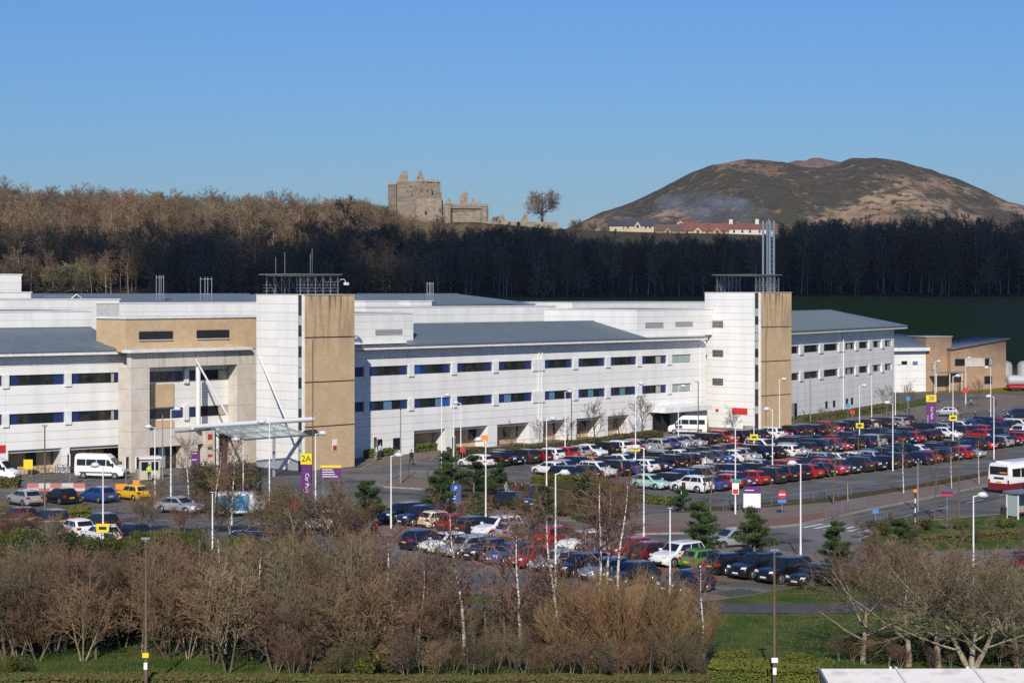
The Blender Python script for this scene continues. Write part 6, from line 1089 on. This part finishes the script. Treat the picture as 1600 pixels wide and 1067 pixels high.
for i, (x, y, m_, lb) in enumerate(((62, 742, 'black_car_paint', 'black bicycle first in the left wing rack'), (74, 741, 'silver_car_paint', 'silver bicycle second in the left wing rack'), (88, 741, 'red_car_paint', 'red bicycle third in the left wing rack'), (101, 740, 'blue_car_paint', 'blue bicycle fourth in the left wing rack'), (115, 740, 'black_car_paint', 'black bicycle last in the left wing rack'), (906, 684, 'red_car_paint', 'pinkish red bicycle against the wing pier'), (893, 686, 'white_car_paint', 'white bicycle before the wing pier'), (866, 690, 'red_car_paint', 'red bicycle by the left pier'))):
    p = G(x, y); o = empty('bicycle', (p[0], p[1], .06), R(30 + i * 23 % 60), lb, 'bicycle', None); inst('wheel', bw, o, (-.5, 0, .35)); inst('wheel', bw, o, (.5, 0, .35)); inst('frame', bf.mesh('frame', MATS[m_]), o)
for x, y, lb in ((792, 709, 'black motorbike parked left by the hedge'), (812, 706, 'black motorbike parked right by the hedge')):
    p = G(x, y); o = empty('motorbike', (p[0], p[1], .06), R(25), lb, 'motorbike'); 
    for q in (-.65, .65): MB().tube([(q, -.07, .32), (q, .07, .32)], .32, 12, cap=True).build('wheel', black, o)
    MB().hull([(-.5, -.14, .35), (.45, -.14, .35), (.45, .14, .35), (-.5, .14, .35)], [(-.8, -.12, .8), (.35, -.14, .95), (.35, .14, .95), (-.8, .12, .8)]).build('body', blackp, o); MB().tube([(.65, 0, .32), (.4, 0, 1.0)], .04, 5).tube([(.4, -.33, 1.05), (.4, .33, 1.05)], .025, 5).build('fork', steel, o); MB().box(-.75, -.05, -.14, .14, .8, .9).build('saddle', black, o)
for i, x in enumerate((52, 70, 88, 106, 124)):
    p = G(x, 767); o = empty('barrier', (p[0], p[1], 0), R(2), 'red and white plastic barrier, %s from the left in the forecourt line' % ORD(i + 1), 'barrier'); fp_ = mat('faded_red', (.42, .15, .13), .7); fw_ = mat('dirty_white', (.5, .47, .45), .7); MB().box(-.6, .6, -.12, .12, .02, .3).build('base', fp_ if i % 2 else fw_, o); MB().box(-.6, .6, -.05, .05, .301, .8).build('panel', fw_ if i % 2 else fp_, o)
for x, y, lb in ((644, 812, 'orange and white traffic cone beside the first near car'), (650, 806, 'second traffic cone beside the first near car')):
    p = G(x, y); o = empty('traffic_cone', (p[0], p[1], .13), 0, lb, 'cone'); MB().box(-.22, .22, -.22, .22, 0, .05).build('base', blackp, o); MB().tube([(0, 0, .05), (0, 0, .4)], [.17, .1], 10).build('lower_cone', signw, o); MB().tube([(0, 0, .4), (0, 0, .85)], [.1, .03], 10, cap=True).build('upper_cone', orange, o)
def bus_shelter():
    p = G(1598, 812); rt = empty('bus_shelter', (p[0] + .6, p[1], .1), R(38), 'glazed bus shelter cut by the right edge', 'bus shelter')
    for a, b in ((-1.6, 0), (1.6, 0), (-1.6, 1.2), (1.6, 1.2)): MB().box(a - .05, a + .05, b - .05, b + .05, 0, 2.3).build('post', postw, rt)
    MB().box(-1.8, 1.8, -.3, 1.5, 2.3, 2.45).build('roof', steel, rt); MB().box(-1.5, 1.5, 1.18, 1.2, .3, 2.1).build('glass_panel', glassg, rt); MB().box(-1.61, -1.59, .06, 1.14, .3, 2.1).build('glass_panel', glassg, rt); MB().box(-1, 1, .8, 1.1, .45, .5).build('seat', signr, rt)
bus_shelter(); p = G(1568, 812); o = empty('litter_bin', (p[0], p[1], .1), 0, 'dark litter bin left of the bus shelter', 'bin'); MB().cyl(0, 0, 0, .9, .28, 10).build('body', blackp, o); MB().cyl(0, 0, .95, 1.1, .3, 10, r2=.2).build('lid', blackp, o)
def shelter():                             # corrugated roof in the bottom corner
    Z = 2.8; d1 = (H0 - Z) * F / (1046.5 - HY); x0 = (1281 - 800) / F * d1; wm = mat('white_sheet_roof', (.56, .54, .53), .5, (.42, .40, .39), 1.2, 5, .5, .7); rt = empty('cycle_shelter', (x0, d1, 0), R(.3), 'white ribbed shelter roof in the bottom right corner', 'shelter')
    for k in range(4):
        a, b = k * 3.52, k * 3.52 + 3.42; r_ = MB().hull([(a, -4, Z - .45), (b, -4, Z - .45), (b, 0, Z), (a, 0, Z)], [(a, -4, Z - .41), (b, -4, Z - .41), (b, 0, Z + .04), (a, 0, Z + .04)]).build('roof_sheet', wm, rt)
        for q in range(24): v = -q * .17 - .05; z = Z + .04 + v * .1125; MB().tube([(a, v, z), (b, v, z)], .045, 5).build('rib', wm, r_)
        MB().hull([(b, -4, Z - .5), (b + .1, -4, Z - .5), (b + .1, 0, Z - .06), (b, 0, Z - .06)], [(b, -4, Z - .3), (b + .1, -4, Z - .3), (b + .1, .06, Z + .15), (b, .06, Z + .15)]).build('rafter', steel if k < 0 else postw, rt)
        MB().box(b - .25, b - .15, -.02, .06, Z, Z + .16).build('end_stop', postw, rt); MB().cyl(b + .05, -.3, 0, Z - .1, .06, 6).build('post', steel, rt); MB().cyl(b + .05, -3.7, 0, Z - .5, .06, 6).build('post', steel, rt)
    MB().hull([(-.1, -4, Z - .5), (0, -4, Z - .5), (0, 0, Z - .06), (-.1, 0, Z - .06)], [(-.1, -4, Z - .3), (0, -4, Z - .3), (0, .06, Z + .15), (-.1, .06, Z + .15)]).build('rafter', steel, rt); MB().cyl(-.05, -.3, 0, Z - .1, .06, 6).build('post', steel, rt)
shelter()
# ------------------------------------------------------------------ people
skinm = mat('skin', (.45, .27, .19), .6); hairm = mat('dark_hair', (.03, .02, .015), .7)
def person_mesh(st):                       # st: stride; one continuous skinned body
    V = [((0, 0, .95), .13), ((0, 0, 1.15), .125), ((0, .0, 1.34), .15), ((0, 0, 1.47), .07), ((.015, 0, 1.55), .075), ((.02, 0, 1.64), .10), ((.01, 0, 1.72), .075)]; E = [(i, i + 1) for i in range(6)]
    def chain(root, pts):
        pr = root
        for p, r in pts: V.append((p, r)); E.append((pr, len(V) - 1)); pr = len(V) - 1
    for s in (1, -1):
        w = st * s
        chain(2, [((0, s * .19, 1.40), .07), ((-w * .18, s * .25, 1.13), .052), ((-w * .25 + .1, s * .24, .92), .04), ((-w * .27 + .14, s * .235, .84), .042)]); chain(0, [((0, s * .09, .88), .10), ((w * .26 + .03, s * .1, .50), .07), ((w * .42 - .05, s * .1, .10), .05), ((w * .42 + .12, s * .11, .05), .045)])
    me = bpy.data.meshes.new('body'); me.from_pydata([v for v, r in V], E, []); o = bpy.data.objects.new('tmp', me); col.objects.link(o); md = o.modifiers.new('s', 'SKIN'); 
    for i, (v, r) in enumerate(V): me.skin_vertices[0].data[i].radius = (r, r * 1.0)
    me.skin_vertices[0].data[0].use_root = True; o.modifiers.new('d', 'SUBSURF').levels = 1; dg = bpy.context.evaluated_depsgraph_get(); nm = bpy.data.meshes.new_from_object(o.evaluated_get(dg)); bpy.data.objects.remove(o)
    nm.materials.clear(); [nm.materials.append(m_) for m_ in (skinm, hairm, hairm)]
    for p in nm.polygons:
        c = p.center; p.use_smooth = True; p.material_index = 2 if c.z < .95 and abs(c.y) < .19 else (0 if c.z > 1.47 or c.z < .9 else 1)
        if c.z < .1: p.material_index = 2
    return nm
PM = [person_mesh(.9), person_mesh(.15), person_mesh(-.7)]; HAIR = MB().tube([(-.02, 0, 1.6), (-.03, 0, 1.68), (-.015, 0, 1.76), (-.0, 0, 1.79)], [.09, .115, .09, .03], 10, cap=True).mesh('hair', hairm, smooth=True)
def cloth(n_, c): return mat(n_ + '_cloth', c, .9)
for x, y, k, rz, top, bot, lb in ((594, 716, 1, -60, ('pale_blue', (.4, .5, .6)), ('navy', (.02, .03, .07)), 'person in a pale blue top standing by the wing traffic light'), (588, 718, 1, 10, ('white', (.6, .6, .6)), ('tan', (.4, .28, .16)), 'person in white top and tan trousers by the traffic light'), (643, 727, 0, -70, ('black', (.015, .015, .018)), ('black', (.015, .015, .018)), 'person in black walking across the hatched bays'), (791, 781, 1, -40, ('grey', (.25, .25, .26)), ('black', (.015, .015, .018)), 'person in grey at the left of the walking group'), (806, 782, 2, 200, ('dark_red', (.25, .02, .03)), ('black', (.015, .015, .018)), 'person in a red coat in the walking group'), (816, 783, 0, 190, ('black', (.015, .015, .018)), ('denim', (.05, .07, .13)), 'person in black jacket and jeans in the walking group'), (830, 783, 1, 120, ('navy', (.02, .03, .07)), ('navy', (.02, .03, .07)), 'tall person in navy at the right of the walking group'),
        (1420, 652, 1, 0, ('black', (.015, .015, .018)), ('black', (.015, .015, .018)), 'person in dark clothes below the blue arrow sign'), (1559, 663, 0, -80, ('plum', (.05, .03, .06)), ('black', (.015, .015, .018)), 'person in dark purple walking at far right'), (1517, 638, 2, 40, ('grey', (.25, .25, .26)), ('black', (.015, .015, .018)), 'person in grey walking before the pavilion'), (1556, 636, 1, 0, ('olive', (.1, .11, .05)), ('black', (.015, .015, .018)), 'person in olive jacket by the far kerb'), (233, 752, 1, -90, ('hi_vis', (.45, .65, .05)), ('black', (.015, .015, .018)), 'person in a yellow green vest at the kiosk')):
    p = G(x, y); o = empty('person', (p[0], p[1], .06), R(rz), lb, 'person'); b = inst('body', PM[k], o)
    for i, q in ((1, top), (2, bot)): b.material_slots[i].link = 'OBJECT'; b.material_slots[i].material = cloth(*q)
    inst('hair', HAIR, o)
# ------------------------------------------------------------------ the cloud whose shadow lies on the foot of the wood, smoke and haze
def cloud():
    rng = random.Random(8); HC = 620; off = -sdir * (HC / sdir.z); mb = MB(); ico = bmesh.new(); bmesh.ops.create_icosphere(ico, subdivisions=2, radius=1); iv = [v.co.copy() for v in ico.verts]; fc = [tuple(v.index for v in f.verts) for f in ico.faces]
    for gx_ in range(-420, 560, 34):
        y1 = lerp(gx_, [(-420, 520), (-60, 530), (-20, 545), (10, 585), (40, 650), (120, 672), (560, 680)]); Y = lerp(gx_, [(-420, 400), (0, 408), (60, 420), (560, 420)]) + 26
        while Y < y1 - 14:
            if gx_ < -10 and rng.random() < .3: Y += 22; continue
            r = rng.uniform(26, 36) if gx_ > -10 else rng.uniform(12, 22); c = Vector((gx_ + rng.uniform(-6, 6), Y + rng.uniform(-4, 4), 0)) - off + Vector((0, 0, rng.uniform(-4, 10)))
            s_ = rng.random() * 50; mb.add([tuple(c + Vector((v.x * r, v.y * r, v.z * r * .6)) * (1 + .22 * mnoise.noise(v * 1.7 + Vector((s_, 0, 0))))) for v in iv], fc); Y += 22
    for _ in range(150):                   # ragged wisps on its far edge
        r = rng.uniform(5, 11); gx_ = rng.uniform(-330, 10); c = Vector((gx_, 520 + 75 * rng.random() ** 1.5, 0)) - off
        mb.add([tuple(c + Vector((v.x * r * 1.3, v.y * r, v.z * r * .6))) for v in iv], fc)
    o = mb.build('cloud', mat('cloud_white', (.85, .86, .88), 1, spec=0), smooth=True); return tag(o, 'broad white cloud passing high behind the viewer', None, None, 'stuff')
cloud()
def vol(name, dens, colr, noise=None):
    m_, n, l, b = nt(name); n.remove(b); o = n['Material Output']; v = n.new('ShaderNodeVolumePrincipled'); v.inputs['Color'].default_value = c4(colr); v.inputs['Density'].default_value = dens; v.inputs['Anisotropy'].default_value = .1; l.new(v.outputs[0], o.inputs['Volume'])
    if noise:
        tc = n.new('ShaderNodeTexCoord'); t = n.new('ShaderNodeTexNoise'); t.inputs['Scale'].default_value = noise; t.inputs['Detail'].default_value = 4; l.new(tc.outputs['Object'], t.inputs[0]); r = n.new('ShaderNodeMapRange'); r.inputs[1].default_value = .42; r.inputs[2].default_value = .72; r.inputs[4].default_value = dens; l.new(t.outputs[0], r.inputs[0]); l.new(r.outputs[0], v.inputs['Density'])
    return m_
SMK = vol('smoke_volume', .04, (.66, .73, .86), .09)
def smoke():
    rng = random.Random(3); D = 1150
    ico = bmesh.new(); bmesh.ops.create_icosphere(ico, subdivisions=3, radius=1); iv = [v.co.copy() for v in ico.verts]; fc = [tuple(v.index for v in f.verts) for f in ico.faces]
    c0 = Vector((CX(1112, D), D, CZ(326, D))); mb = MB(); mb.add([(v.x * 34 * (1 + .25 * mnoise.noise(v * 2)), v.y * 18, v.z * 9.5 * (1 + .5 * mnoise.noise(v * 2.4 + Vector((3, 0, 0)))) - v.x * 3.0) for v in iv], fc)
    o = mb.build('smoke', SMK, None, tuple(c0)); tag(o, 'thin bluish smoke drifting across the foot of the hill', None, None, 'stuff')
smoke()
hz_o = MB().box(-4500, 4500, -900, 4300, -3, 262).build('haze', vol('haze_volume', .00004, (.72, .82, 1.0))); tag(hz_o, 'faint blue air between the site and the far hill', None, None, 'stuff')
